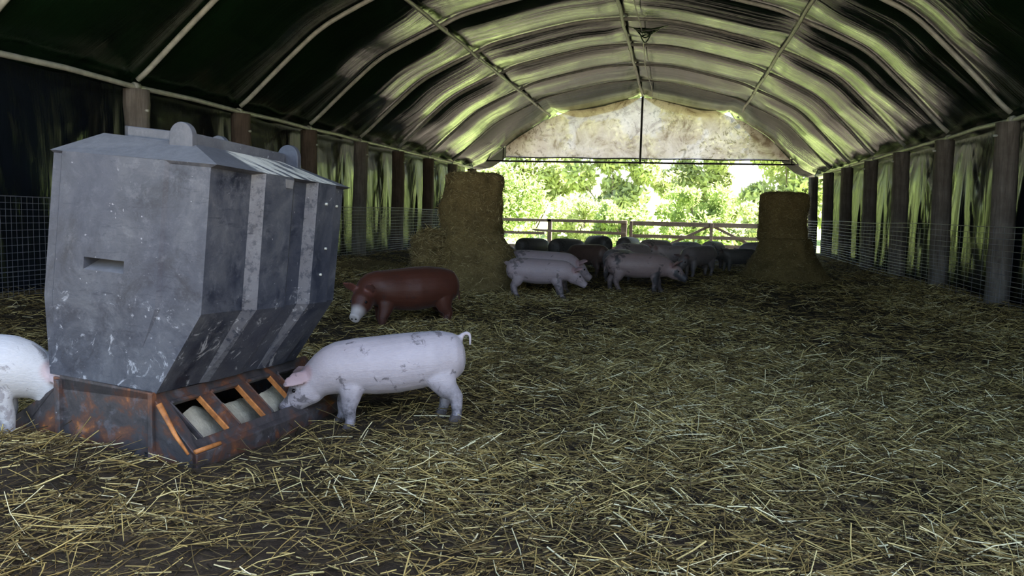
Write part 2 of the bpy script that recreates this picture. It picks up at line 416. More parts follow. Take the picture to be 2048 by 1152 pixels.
def wall(name, x, side, ztop, label):
    nz, nyv = 60, 520
    z = np.linspace(ztop+0.03, -0.45, nz); y = np.linspace(HOOPS[0], Y_END+0.15, nyv)
    Zw, Yw = np.meshgrid(z, y, indexing='ij')
    tb = (Yw-HY0)/HS; nb = np.round(tb); yp = HY0+nb*HS
    d = np.maximum(ztop+0.0-Zw, 0)
    th = np.arctan2(Yw-yp, d+0.18)
    r = np.sqrt((Yw-yp)**2+d**2)
    ple = np.sin(th*11+nb*2.1)+0.6*np.sin(th*23+nb*4.7)+0.4*np.sin(th*41+nb)
    w1 = np.cos(math.pi*(tb-nb))
    lo = fbm(Yw*3.2+0.5*Zw, Zw*0.35, 2.2, 4)
    disp = (0.011 if side < 0 else 0.016)*np.minimum(r, 1.4)*ple*w1 + 0.030*lo*np.clip(d/0.8, 0, 1) - 0.07*np.sin(math.pi*(tb-np.floor(tb)))*np.clip(d/0.6, 0.2, 1)
    Xw = x + side*(0.27 + disp*np.clip(d/0.35, 0, 1))
    if side > 0: Xw, Yw2, Zw2, a, b = Xw[::-1], Yw[::-1], Zw[::-1], Zw[::-1], Yw[::-1]
    else: Yw2, Zw2, a, b = Yw, Zw, Zw, Yw
    o = link(name, grid_mesh(name, Xw, Yw2, Zw2, a, b), M_WALL, None, True)
    return tag(o, label, kind='structure')
wall('wall_left', XL, -1, 2.76, 'dark tarpaulin side wall hanging in folds behind the feeder')
wall('wall_right', XR, 1, 2.66, 'dark tarpaulin side wall with light catching its folds')

frame = empty('shelter_frame', (XC, Y_END, 0)); tag(frame, 'pale steel tube hoops and purlins carrying the tarpaulin roof', 'frame')
def fpar(o):
    o.location = (-XC, -Y_END, 0); o.parent = frame; return o
hp = section(120)[0]; hp = hp[(hp[:, 0] > XL-0.01) & (hp[:, 0] < XR+0.01)]
hoop0 = None
for i, y in enumerate(HOOPS):
    if hoop0 is None:
        V_, F_ = tube_arrays([(p[0], 0, p[1]) for p in hp], 0.036, 10)
        hoop0 = bpy.data.meshes.new('hoop'); hoop0.from_pydata(V_, [], F_); hoop0.materials.append(M_STEEL)
        hoop0.polygons.foreach_set('use_smooth', [True]*len(hoop0.polygons))
    o = bpy.data.objects.new('hoop', hoop0); C.objects.link(o); o.parent = frame; o.location = (-XC, y-Y_END, 0)
def straight(name, x, z, r):
    ys = np.arange(HOOPS[0], Y_END+0.01, HS/2)
    return fpar(tube(name, [(x+0.015*math.sin(y*1.7), y, z+0.012*math.cos(y*2.3)) for y in ys], r, M_STEEL, None, 8))
straight('purlin', -4.35, 4.55, 0.036); straight('purlin', 1.92, 4.52, 0.036); straight('ridge_purlin', -1.22, 5.19, 0.036)
straight('eave_rail', XL+0.02, 2.74, 0.036); straight('eave_rail', XR-0.02, 2.64, 0.036)
fpar(tube('ridge_rope', [(-0.88+0.03*math.sin(y*0.8), y, 5.10-0.03*math.sin((y-HY0)/HS*math.pi)**2) for y in np.arange(HOOPS[4], Y_END+0.01, HS/4)], 0.013, M_STEEL, None, 6))
for y in HOOPS:                                   # clamp collars where hoops meet the rails
    for x, z in ((-4.35, 4.56), (1.92, 4.53), (-1.22, 5.20), (XL+0.02, 2.74), (XR-0.02, 2.64)):
        if y < 8: continue
        fpar(tube('clamp', [(x, y-0.05, z), (x, y+0.05, z)], 0.05, M_STEEL, None, 8))
fpar(tube('gable_bar', [(-6.75, Y_END, 2.99), (4.05, Y_END, 2.99)], 0.032, M_DARKSTEEL, None, 8))
fpar(tube('gable_pole', [(-1.22, Y_END, 2.94), (-1.22, Y_END, 5.28)], 0.036, M_DARKSTEEL, None, 8))
for x in (-5.95, 3.66):
    fpar(tube('gable_stay', [(x, Y_END, 2.97), (x, Y_END, 3.86 if x < 0 else 3.5)], 0.022, M_DARKSTEEL, None, 6))

# torn patch by the ridge with shreds hanging down
torn = empty('torn_tarp_shreds', (-0.72, 17.6, 5.02)); tag(torn, 'ragged shreds of torn tarpaulin hanging beside the ridge tube', 'tarpaulin')
for k in range(8):
    x0, x1 = -0.42+0.03*k, 0.42-0.05*k; pts = [(x0+(x1-x0)*f, 0.05*math.sin(k*2.1+f*3)+0.04*k-0.14, 0.16-(0.07+0.035*k)*math.sin(math.pi*f)*(0.7+0.3*math.sin(k*3+f*5))) for f in np.linspace(0, 1, 10)]
    tube('shred', pts, [0.006+0.012*math.sin(math.pi*q/9)*(0.5+0.5*random.random()) for q in range(10)], M_TARP, torn, 6)

# windbreak netting in the gable
def mat_net():
    n = NT('gable_netting'); v = n.coord(); a = n.noise(v, 1.5, 7, 0.72, 0.8); b = n.noise(v, 5.5, 6, 0.75, 0.6)
    c = n.ramp(a, [(0.36, (0.24, 0.16, 0.14)), (0.46, (0.50, 0.39, 0.37)), (0.62, (0.64, 0.52, 0.525))])
    c = n.mix(n.math('MULTIPLY', n.math('MULTIPLY', n.ramp(b, [(0.53, 0.0), (0.58, 1.0)]), n.ramp(n.noise(v, 0.55, 3), [(0.42, 0.15), (0.60, 1.0)])), 0.85), c, (0.15, 0.105, 0.075))  # brown stains, with leaf-shadow mottle painted into the same spots
    n.set(c, 0.8, 0.1)
    t = n.n('ShaderNodeBsdfTranslucent'); n.l(c, t.inputs[0]); tr = n.n('ShaderNodeBsdfTransparent')
    m1 = n.n('ShaderNodeMixShader'); m1.inputs[0].default_value = 0.6; n.l(n.b.outputs[0], m1.inputs[1]); n.l(t.outputs[0], m1.inputs[2])
    m2 = n.n('ShaderNodeMixShader'); m2.inputs[0].default_value = 0.06; n.l(m1.outputs[0], m2.inputs[1]); n.l(tr.outputs[0], m2.inputs[2])
    n.l(m2.outputs[0], n.out.inputs[0]); return n.m
net = empty('windbreak_net', (XC, Y_END+0.05, 3.1)); tag(net, 'stained brown windbreak netting filling the far gable', 'netting')
top = [(-5.86, 3.55), (-5.2, 3.98), (-4.5, 4.40), (-3.7, 4.72), (-2.6, 4.98), (-1.22, 5.17), (0.1, 5.0), (1.2, 4.72), (2.1, 4.36), (2.9, 3.85), (3.6, 3.22)]
nn = 60
xs = np.linspace(-5.86, 3.58, nn*2); zt = np.interp(xs, [p[0] for p in top], [p[1] for p in top])
tz = np.linspace(0, 1, 20); Xn, Tn = np.meshgrid(xs, tz, indexing='ij'); Zn = 3.14 + (zt[:, None]-3.14)*Tn
Yn = Y_END + 0.05 + 0.05*fbm(Xn*0.8, Zn*0.8, 1.0, 3)
o = link('net_sheet', grid_mesh('net_sheet', Xn-XC, Yn-Y_END-0.05, Zn-3.1, Xn, Zn), mat_net(), net, True)
tube('hem_cord', [(x-XC, 0.02, 0.03+0.01*math.sin(x*3)) for x in np.linspace(-5.88, 3.6, 30)], 0.022, M_DARKSTEEL, net, 6)
for x in np.linspace(-5.5, 3.3, 12): tube('tie', [(x-XC, 0, 0.03), (x-XC+0.02, -0.04, -0.1)], 0.008, M_DARKSTEEL, net, 5)

# ------------------------------------------------------------------ posts along both sides
def make_post(seed, mat, h):
    r = np.random.default_rng(seed); nseg, nr = 16, 14
    V_, F_ = [], []
    for k in range(nseg+1):
        z = -0.45 + (h+0.45)*k/nseg
        for j in range(nr):
            th = 2*math.pi*j/nr
            rr = 0.165*(1-0.06*k/nseg)*(1+0.05*math.sin(2*th+seed)+0.04*math.sin(3*th+k*0.5+seed)+0.03*r.normal())
            V_.append((rr*math.cos(th), rr*math.sin(th)*0.9, z))
    for k in range(nseg):
        for j in range(nr): F_.append((k*nr+j, k*nr+(j+1) % nr, (k+1)*nr+(j+1) % nr, (k+1)*nr+j))
    F_.append(tuple(range(nr))[::-1]); F_.append(tuple(nseg*nr+j for j in range(nr)))
    me = bpy.data.meshes.new('timber_post'); me.from_pydata(V_, [], F_); me.materials.append(mat)
    me.polygons.foreach_set('use_smooth', [True]*len(me.polygons)); return me
PM = {('L', i): make_post(i, M_POSTB if i else M_POST, 2.70) for i in range(3)}; PM.update({('R', i): make_post(10+i, M_POST, 2.60) for i in range(3)})
boltm = None
for sd, x in (('L', XL+0.02), ('R', XR-0.02)):
    for k, y in enumerate(HOOPS[3:]):
        root = empty('timber_post', (x, y, 0), 0)
        s = 1 if sd == 'L' else -1
        root.rotation_euler = (random.uniform(-0.01, 0.01), -0.035*(0.4+0.6*random.random()) if sd == 'R' else random.uniform(-0.006, 0.012), 0)
        po = bpy.data.objects.new('trunk', PM[(sd, k % 3)]); C.objects.link(po); po.parent = root; po.rotation_euler = (0, 0, 0)
        tube('bolt', [(s*0.13, -0.02, 2.42), (s*0.19, -0.02, 2.42)], 0.018, M_STEEL, root, 8)
        od = ('eighth', 'seventh', 'sixth', 'fifth', 'fourth', 'third', 'second', 'first')[k]
        tag(root, od + (' brown timber eave post from the far opening, on the wall behind the feeder' if sd == 'L' else ' grey timber eave post from the far opening, on the wall across from the feeder'), 'post',
            'posts on the feeder side' if sd == 'L' else 'posts on the far side from the feeder')

# ------------------------------------------------------------------ wire fences inside the posts
def wire_fence(x, y0, y1, ztop, dz_list, step, label, bright_z=()):
    root = empty('wire_fence', (x, y0, 0)); tag(root, label, 'wire fence')
    ys = np.linspace(0, y1-y0, 26)
    for z in dz_list:
        br = any(abs(z-b) < 0.03 for b in bright_z)
        pts = [(0.02*math.sin(y*1.3+z*3), y, z+0.012*math.sin(y*0.9+z*7)) for y in ys]
        tube('line_wire', pts, 0.0055 if br else 0.0034, M_WIRE, root, 5)
    V_, F_ = [], []
    for y in np.arange(0, y1-y0, step):
        p = [(0.02*math.sin(y*1.3), y+0.01*math.sin(y*9), z) for z in (ztop, ztop*0.5, -0.1)]
        a, b = tube_arrays(p, 0.0019, 4, len(V_)); V_ += a; F_ += b
    tag(pyd('stay_wires', V_, F_, M_WIRE, root), kind='stuff')
    return root
zs = list(np.linspace(0.06, 0.5, 9)) + list(np.linspace(0.57, 1.24, 10))
wire_fence(XL+0.22, 6.2, 27.4, 1.24, zs, 0.075, 'fine wire mesh fence along the posts behind the feeder', (1.24, 0.43))
zs = list(np.linspace(0.08, 0.62, 10)) + list(np.linspace(0.69, 1.19, 7))
wire_fence(XR-0.22, 9.0, 27.4, 1.19, zs, 0.32, 'wire stock fence along the posts across from the feeder', (1.19, 0.45))

# ------------------------------------------------------------------ feeder
FD = empty('pig_feeder', (-2.06, 3.174, 0), math.atan2(-0.126, 0.992))
tag(FD, 'large dusty black plastic hopper feeder on a rusty steel trough', 'feeder')
SL, TB = 1.10, 0.052          # hopper length, drop per metre along it
def hz(z, y): return z - TB*y*(0.3+0.5*z)
def make_hopper():
    # outline of the end: bottom, belly, shoulder on each side
    R = [(-0.226, 0.335), (0.028, 0.715), (0.089, 1.372)]; L = [(-0.858, 0.372), (-0.880, 0.752), (-0.795, 1.436)]
    bm = bmesh.new(); dust = bm.verts.layers.float.new('dust'); meal = bm.verts.layers.float.new('meal'); scuff_light = bm.verts.layers.float.new('scuff_light')
    def add(pts, d=0, ml=0, sf=0):
        vs_ = [bm.verts.new((p[0], p[1], hz(p[2], p[1]))) for p in pts]
        for v in vs_: v[dust] = d; v[meal] = ml; v[scuff_light] = sf
        try: return bm.faces.new(vs_)
        except ValueError: return None
    def at(pts, z):
        zz = [p[1] for p in pts]; xx = [p[0] for p in pts]; return float(np.interp(z, zz, xx))
    # right wall: corrugated plan (y, outward offset); rib leading faces get pale wear plus painted light
    plan = [(0.0, 0.0), (0.285, -0.004), (0.335, 0.045), (0.56, 0.045), (0.63, 0.0), (0.735, 0.0), (0.785, 0.045), (0.965, 0.04), (1.02, 0.0), (SL, 0.0)]
    def rib(o_, k): return o_*(1.0, 1.0, 0.85)[k]
    for (ya, oa), (yb, ob) in zip(plan[:-1], plan[1:]):
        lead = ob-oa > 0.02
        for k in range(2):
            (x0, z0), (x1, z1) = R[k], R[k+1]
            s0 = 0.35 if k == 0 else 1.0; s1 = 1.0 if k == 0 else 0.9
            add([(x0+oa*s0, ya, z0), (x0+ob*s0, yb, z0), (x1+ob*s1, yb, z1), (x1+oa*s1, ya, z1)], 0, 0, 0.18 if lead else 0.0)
    # left wall (plain ribs), far end
    for (ya, oa), (yb, ob) in zip(plan[:-1], plan[1:]):
        for k in range(2):
            (x0, z0), (x1, z1) = L[k], L[k+1]
            add([(x0-oa, ya, z0), (x0-ob, yb, z0), (x1-ob, yb, z1), (x1-oa, ya, z1)])
    add([(p[0], SL, p[1]) for p in R+L[::-1]])
    # near end: middle panel set a little proud, pocket let into it
    def endpt(xf, zt, y=0.0):
        """xf 0..1 across, zt 0..2 over the two storeys"""
        k = min(int(zt), 1); f = zt-k
        l = (L[k][0]+(L[k+1][0]-L[k][0])*f, L[k][1]+(L[k+1][1]-L[k][1])*f); r = (R[k][0]+(R[k+1][0]-R[k][0])*f, R[k][1]+(R[k+1][1]-R[k][1])*f)
        return (l[0]+(r[0]-l[0])*xf, y, l[1]+(r[1]-l[1])*xf)
    cols = [0.0, 0.055, 0.075, 0.265, 0.525, 0.735, 0.755, 1.0]; prd = [0.0, 0.0, -0.014, -0.014, -0.014, -0.014, 0.0, 0.0]
    rows = [0.0, 0.5, 1.0, 1.215, 1.30, 1.65, 2.0]
    for i in range(7):
        for j in range(6):
            if i == 3 and j == 3: continue
            w0, w1 = (0.0 if j < 2 else 1.0), (0.0 if j < 1 else 1.0)
            w0 = 0.0 if j <= 1 else 1.0; w1 = 0.0 if j == 0 else 1.0
            add([endpt(cols[i], rows[j], prd[i]*w0), endpt(cols[i+1], rows[j], prd[i+1]*w0), endpt(cols[i+1], rows[j+1], prd[i+1]*w1), endpt(cols[i], rows[j+1], prd[i]*w1)], 0.0)
    a, b, c, d = [endpt(cols[q], rows[w], -0.014) for q, w in ((3, 3), (4, 3), (4, 4), (3, 4))]
    # pocket floor slopes out towards its lower lip
    ti = [(d[0]+0.01, 0.075, d[2]-0.008), (c[0]-0.012, 0.075, c[2]-0.008)]
    add([a, b, ti[1], ti[0]], 0.7); add([a, ti[0], d]); add([b, c, ti[1]]); add([d, ti[0], ti[1], c])
    # roof: four slopes up to a plateau
    TL, TR = L[2], R[2]
    ov = 0.012
    e = [(TL[0]-ov, -ov, TL[1]), (TR[0]+ov+0.03, -ov, TR[1]), (TR[0]+ov+0.03, SL+ov, TR[1]), (TL[0]-ov, SL+ov, TL[1])]
    p = [(-0.70, 0.20, 1.545), (-0.17, 0.20, 1.492), (-0.17, 0.96, 1.492), (-0.70, 0.96, 1.545)]
    add([e[0], e[1], p[1], p[0]], 0.75)
    def lerp(a_, b_, f): return tuple(a_[q]+(b_[q]-a_[q])*f for q in range(3))
    fs = [0, 0.26, 0.275, 0.9, 1.0]
    for f0, f1, ml in zip(fs[:-1], fs[1:], (0.0, 0.3, 1.0, 0.0)):
        add([lerp(e[1], e[2], f0), lerp(e[1], e[2], f1), lerp(p[1], p[2], f1), lerp(p[1], p[2], f0)], 0.45, ml)
    add([e[2], e[3], p[3], p[2]], 0.5); add([e[3], e[0], p[0], p[3]], 0.5); add(p, 0.4)
    # soffit under the roof edge
    add([e[0], e[3], (TL[0], SL, TL[1]-0.012), (TL[0], 0, TL[1]-0.012)]); add([e[1], (TR[0], 0, TR[1]-0.012), (TR[0], SL, TR[1]-0.012), e[2]])
    add([e[0], (TL[0], 0, TL[1]-0.012), (TR[0], 0, TR[1]-0.012), e[1]])
    # bottom
    add([(L[0][0], 0, L[0][1]), (R[0][0], 0, R[0][1]), (R[0][0], SL, R[0][1]), (L[0][0], SL, L[0][1])])
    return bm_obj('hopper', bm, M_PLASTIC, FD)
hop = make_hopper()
def plas(o, d=0.0):
    n = len(o.data.vertices)
    for nm, v in (('dust', d), ('meal', 0.0), ('scuff_light', 0.0)): add_attr(o.data, nm, np.full(n, v))
    return o
# lid with an upstanding rim
bm = bmesh.new()
def rim(bm, pts):
    vs_ = [bm.verts.new((p[0], p[1], hz(p[2], p[1]))) for p in pts]
    for q in ((0,3,2,1),(4,5,6,7),(0,1,5,4),(1,2,6,5),(2,3,7,6),(3,0,4,7)): bm.faces.new([vs_[i] for i in q])
def slab(x0, x1, y0, y1, h0, h1):
    bm = bmesh.new(); zt = lambda x: 1.545-0.1*(x+0.70)
    rim(bm, [(x0,y0,zt(x0)+h0),(x1,y0,zt(x1)+h0),(x1,y1,zt(x1)+h0),(x0,y1,zt(x0)+h0),(x0,y0,zt(x0)+h1),(x1,y0,zt(x1)+h1),(x1,y1,zt(x1)+h1),(x0,y1,zt(x0)+h1)]); return bm
lid = plas(bm_obj('lid', slab(-0.585, -0.20, 0.24, 0.93, -0.01, 0.035), M_PLASTIC, FD, bevel=0.006), 0.45)
plas(bm_obj('lid_rim', slab(-0.60, -0.185, 0.225, 0.255, -0.01, 0.05), M_PLASTIC, lid, bevel=0.005), 0.3)
plas(bm_obj('lid_rim', slab(-0.60, -0.185, 0.905, 0.935, -0.01, 0.05), M_PLASTIC, lid, bevel=0.005), 0.3)
plas(bm_obj('lid_rim', slab(-0.60, -0.572, 0.225, 0.935, -0.01, 0.05), M_PLASTIC, lid, bevel=0.005), 0.3)
plas(bm_obj('lid_rim', slab(-0.212, -0.18, 0.225, 0.935, -0.01, 0.05), M_PLASTIC, lid, bevel=0.005), 0.3)
def lug(x, y, z, rr):
    bm = bmesh.new(); poly = [(x-rr, y, z-0.04)] + [(x+rr*math.cos(t_), y, z+0.045+rr*math.sin(t_)) for t_ in np.linspace(math.pi, 0, 13)] + [(x+rr, y, z-0.04)]
    bm_prism(bm, poly, (0, 0.035, 0)); o = plas(bm_obj('lifting_lug', bm, M_PLASTIC, FD, bevel=0.004), 0.25)
    return o
lug(-0.215, 0.165, 1.468, 0.066); lug(-0.175, 0.95, 1.43, 0.066)
lug(-0.64, 0.95, 1.49, 0.06)
# wear boss high on the side and small bolts
bm = bmesh.new(); bm_prism(bm, [(0.118, 0.49, 1.335), (0.118, 0.56, 1.33), (0.118, 0.55, 1.29), (0.118, 0.50, 1.292)], (0.012, 0, 0)); plas(bm_obj('badge', bm, M_PLASTIC, FD), 0.9)
for y, z in ((0.87, 1.24), (1.04, 1.23), (0.9, 1.0), (0.87, 0.86)):
    x = float(np.interp(z, [0.715, 1.372], [0.028, 0.089]))+(0.043 if y < 0.96 else 0.004)
    tube('bolt_head', [(x-0.01, y, z-0.02), (x+0.010, y, z-0.02)], 0.007, M_STEEL, FD, 8)
# steel trough base
BASE = empty('trough_base'); BASE.parent = FD
BL = 1.25
def plate(name, pts, ext, mat, parent=BASE, bevel=0.003):
    bm = bmesh.new(); bm_prism(bm, pts, ext); return bm_obj(name, bm, mat, parent, bevel=bevel)
# flatten BASE's children under the feeder itself (thing > part)
def P_(name, pts, ext, mat): return plate(name, pts, ext, mat, FD)
bpy.data.objects.remove(BASE)
P_('end_panel', [(-0.80, 0, -0.05), (-0.25, 0, -0.05), (-0.245, 0, 0.345), (-0.80, 0, 0.375)], (0, 0.018, 0), M_RUST)
P_('end_panel', [(-0.80, BL, -0.05), (-0.25, BL, -0.05), (-0.245, BL, 0.28), (-0.80, BL, 0.31)], (0, -0.018, 0), M_RUST)
for y, dy in ((0, 0.02), (BL, -0.02)):
    P_('trough_end', [(-0.25, y, -0.05), (-0.005, y, -0.05), (-0.005, y, 0.07), (-0.245, y, 0.30)], (0, dy, 0), M_RUST)
    P_('trough_end', [(-1.09, y, -0.05), (-0.80, y, -0.05), (-0.80, y, 0.33), (-1.095, y, 0.14)], (0, dy, 0), M_RUST)
P_('angle_iron', [(-0.262, -0.02, -0.05), (-0.236, -0.02, -0.05), (-0.232, -0.02, 0.34), (-0.258, -0.02, 0.34)], (0, 0.03, 0), M_RUST)
P_('angle_iron', [(-0.815, -0.02, -0.05), (-0.785, -0.02, -0.05), (-0.785, -0.02, 0.35), (-0.815, -0.02, 0.35)], (0, 0.03, 0), M_RUST)
P_('top_frame', [(-0.84, 0.0, 0.30), (-0.245, 0.0, 0.30), (-0.245, 0.0, 0.33), (-0.84, 0.0, 0.36)], (0, BL, -0.05), M_RUST)
A_, B_ = Vector((-0.245, 0, 0.315)), Vector((-0.028, 0, 0.085)); E_ = (B_-A_); LN = E_.length; E_.normalize(); NRM = Vector((-E_.z, 0, E_.x)).normalized()
def sl(y, d, up=0.0, mir=False, drop=0.0):
    p = A_ + E_*d + NRM*up; p = Vector((p.x, y, p.z-0.012*y))
    return (-1.045-p.x, p.y, p.z+0.03) if mir else tuple(p)
def sloped(name, y0, y1, d0, d1, u0, u1, mat, mir=False, sk0=0.0, sk1=0.0):
    bm = bmesh.new(); pts = [sl(y0+sk0, d0, u0, mir), sl(y1+sk0, d0, u0, mir), sl(y1+sk1, d1, u0, mir), sl(y0+sk1, d1, u0, mir)]
    q = [sl(y0+sk0, d0, u1, mir), sl(y1+sk0, d0, u1, mir), sl(y1+sk1, d1, u1, mir), sl(y0+sk1, d1, u1, mir)]
    vs_ = [bm.verts.new(p) for p in pts+q]
    for f in ((0,3,2,1),(4,5,6,7),(0,1,5,4),(1,2,6,5),(2,3,7,6),(3,0,4,7)): bm.faces.new([vs_[i] for i in f])
    return bm_obj(name, bm, mat, FD, bevel=0.003)
holes = [(0.07, 0.255), (0.345, 0.545), (0.62, 0.82), (0.895, 1.095)]
for mir in (False, True):
    sloped('top_strip', 0.0, BL, -0.01, 0.062, -0.012, 0.0, M_RUST, mir)
    sloped('bottom_strip', 0.0, BL, 0.265, LN+0.01, -0.012, 0.0, M_RUST, mir)
    edges = [0.0] + [q for h in holes for q in h] + [BL]
    for k in range(0, len(edges), 2):
        sloped('divider', edges[k]-(0.0 if k == 0 else 0.0), edges[k+1], 0.055, 0.27, -0.012, 0.001, M_RUST, mir, 0.0, 0.035 if 0 < k < 8 else 0.0)
    for h0, h1 in holes:
        sloped('hole_lip', h1-0.004, h1+0.006, 0.05, 0.268, -0.02, 0.008, M_ORANGE, mir, 0.0, 0.035)
        sloped('hole_lip', h0-0.006, h0+0.003, 0.05, 0.268, -0.02, 0.010, M_RUST, mir, 0.0, 0.035)
        sloped('hole_lip', h0+0.0, h1+0.0, 0.045, 0.062, -0.012, 0.016, M_RUST, mir)
    x0 = 0.0 if not mir else -1.045
    s_ = 1 if not mir else -1
    zt = 0.09 if not mir else 0.12
    P_('front_lip', [(x0-s_*0.03, 0, zt), (x0, 0, zt-0.015), (x0-s_*0.006, 0, -0.06), (x0-s_*0.03, 0, -0.06)], (0, BL, -0.012), M_RUST)
    # feed lying in the tray
    nxf, nyf = 14, 70
    fx, fy = np.meshgrid(np.linspace(-0.27, -0.03, nxf), np.linspace(0.03, BL-0.03, nyf), indexing='ij')
    fz = 0.035 + 0.62*np.clip(-(fx+0.05), 0, 1) + 0.035*fbm(fx*9, fy*7, 3.0, 4) - 0.05*np.exp(-((fx+0.1)/0.05)**2)
    Xf = fx if not mir else -1.045-fx
    ii, jj = np.meshgrid(np.arange(nxf-1), np.arange(nyf-1), indexing='ij'); i0 = (ii*nyf+jj).ravel()
    fd = link('feed', np_mesh('feed', np.stack([Xf, fy, fz], -1).reshape(-1, 3), np.stack([i0, i0+nyf, i0+nyf+1, i0+1], -1)), M_FEED, FD, True)
    fd['label'] = 'pale grey-tan meal lying in the trough'
# orange scraped edge at the trough corner and weld bead
tube('scraped_edge', [(-0.012, 0.0, 0.088), (-0.006, 0.16, 0.087)], 0.011, M_ORANGE, FD, 8)
tube('weld_bead', [(-0.19, -0.022, 0.295), (-0.10, -0.022, 0.16), (-0.03, -0.022, 0.08)], [0.014, 0.01, 0.006], M_ORANGE, FD, 8)

# ------------------------------------------------------------------ straw
def straw_mesh(name, pos, length, width, yaw, tilt, bend, tone, seg=2, roll=None):
    """triangular tubes; pos n x 3 (mid points)"""
    n = len(pos); roll = rng.random(n)*6.28 if roll is None else roll
    d = np.stack([np.cos(yaw)*np.cos(tilt), np.sin(yaw)*np.cos(tilt), np.sin(tilt)], -1)
    sdir = np.stack([-np.sin(yaw), np.cos(yaw), np.zeros(n)], -1)
    up = np.cross(d, sdir)
    a = sdir*np.cos(roll)[:, None]*1.0 + up*np.sin(roll)[:, None]; b = np.cross(d, a)
    rings = []
    for k in range(seg+1):
        f = k/seg-0.5
        c = pos + d*(length*f)[:, None] + (sdir*np.cos(roll*1.7)[:, None]+up*np.abs(np.sin(roll*1.7))[:, None])*((bend*length*(0.25-f*f)*4)[:, None])
        for j in range(3):
            th = 2*math.pi*j/3
            rings.append(c + (a*math.cos(th) + b*math.sin(th)*0.55)*(width*0.5)[:, None])
    V_ = np.stack(rings, 1)                      # n x (3*(seg+1)) x 3
    nv = 3*(seg+1); base = (np.arange(n)*nv)[:, None]
    f_ = []
    for k in range(seg):
        for j in range(3): f_.append([k*3+j, k*3+(j+1) % 3, (k+1)*3+(j+1) % 3, (k+1)*3+j])
    fq = (base[:, :, None] + np.array(f_)[None]).reshape(-1, 4)
    me = np_mesh(name, V_.reshape(-1, 3), fq); add_attr(me, 'tone', np.repeat(tone, nv)); return me

M_STRAW = mat_straw('loose_straw', [(0.0, (0.030, 0.021, 0.010)), (0.30, (0.12, 0.084, 0.033)), (0.55, (0.32, 0.225, 0.072)), (0.72, (0.52, 0.40, 0.14)), (0.88, (0.68, 0.56, 0.25)), (1.0, (0.84, 0.75, 0.44))])
def scatter(n, ymin, ymax, lmin, lmax, wmin, wmax, seg, dens):
    y = ymin + (ymax-ymin)*rng.random(n*5) if dens == 0 else ymin*(ymax/ymin)**rng.random(n*5)
    xl = np.maximum(-1.10*y-1.0, -7.1); xr = np.minimum(0.58*y+1.0, 4.5); wid = xr-xl
    blend = np.clip((8.2-y)/3.0, 0, 1) if dens == 0 else np.clip((y-5.2)/3.0, 0, 1)
    keep = rng.random(n*5) < wid/wid.max()*blend; y, xl, xr = y[keep], xl[keep], xr[keep]
    x = xl+(xr-xl)*rng.random(len(y))
    patch = fbm(x*0.55+9, y*0.45, 7.7, 3)+0.5*fbm(x*1.9, y*1.9, 1.7, 2)
    # paths worn dark by the animals: less straw there
    keep = rng.random(len(x)) < np.clip(0.55+0.60*patch, 0.13, 1.0)
    x, y, patch = x[keep][:n], y[keep][:n], patch[keep][:n]; k = len(x)
    # not through the feeder
    lx = (x+2.06)*0.992-(y-3.174)*0.126; ly = (x+2.06)*0.126+(y-3.174)*0.992
    ok = ~((lx > -1.06) & (lx < 0.06) & (ly > 0.0) & (ly < 1.27)); x, y, patch = x[ok], y[ok], patch[ok]; k = len(x)
    L = lmin+(lmax-lmin)*rng.random(k)**1.7; wd = wmin+(wmax-wmin)*rng.random(k)
    lift = rng.random(k)**2.2
    tilt_ = rng.normal(0, 0.26, k)*(0.35+lift)
    z = floor_h(x, y)+0.004+0.042*lift+np.abs(np.sin(tilt_))*L*0.22
    tilt = tilt_
    tone = np.clip(0.46+0.29*rng.normal(0, 1, k)+0.16*patch, 0, 1)
    return straw_mesh('straw_bedding', np.stack([x, y, z], -1), L, wd, rng.random(k)*6.283, tilt, rng.normal(0, 0.05, k), tone, seg)
s1 = link('straw_bedding', scatter(102000, 1.7, 8.2, 0.035, 0.25, 0.0025, 0.0078, 2, 0), M_STRAW)
tag(s1, 'loose pale yellow straw litter strewn over the floor around the feeder', 'straw', kind='stuff')
s2 = link('straw_bedding', scatter(100000, 5.2, 27.2, 0.05, 0.22, 0.004, 0.010, 1, 1), M_STRAW)
tag(s2, 'trampled brown straw litter covering the floor beyond the feeder towards the gate', 'straw', kind='stuff')

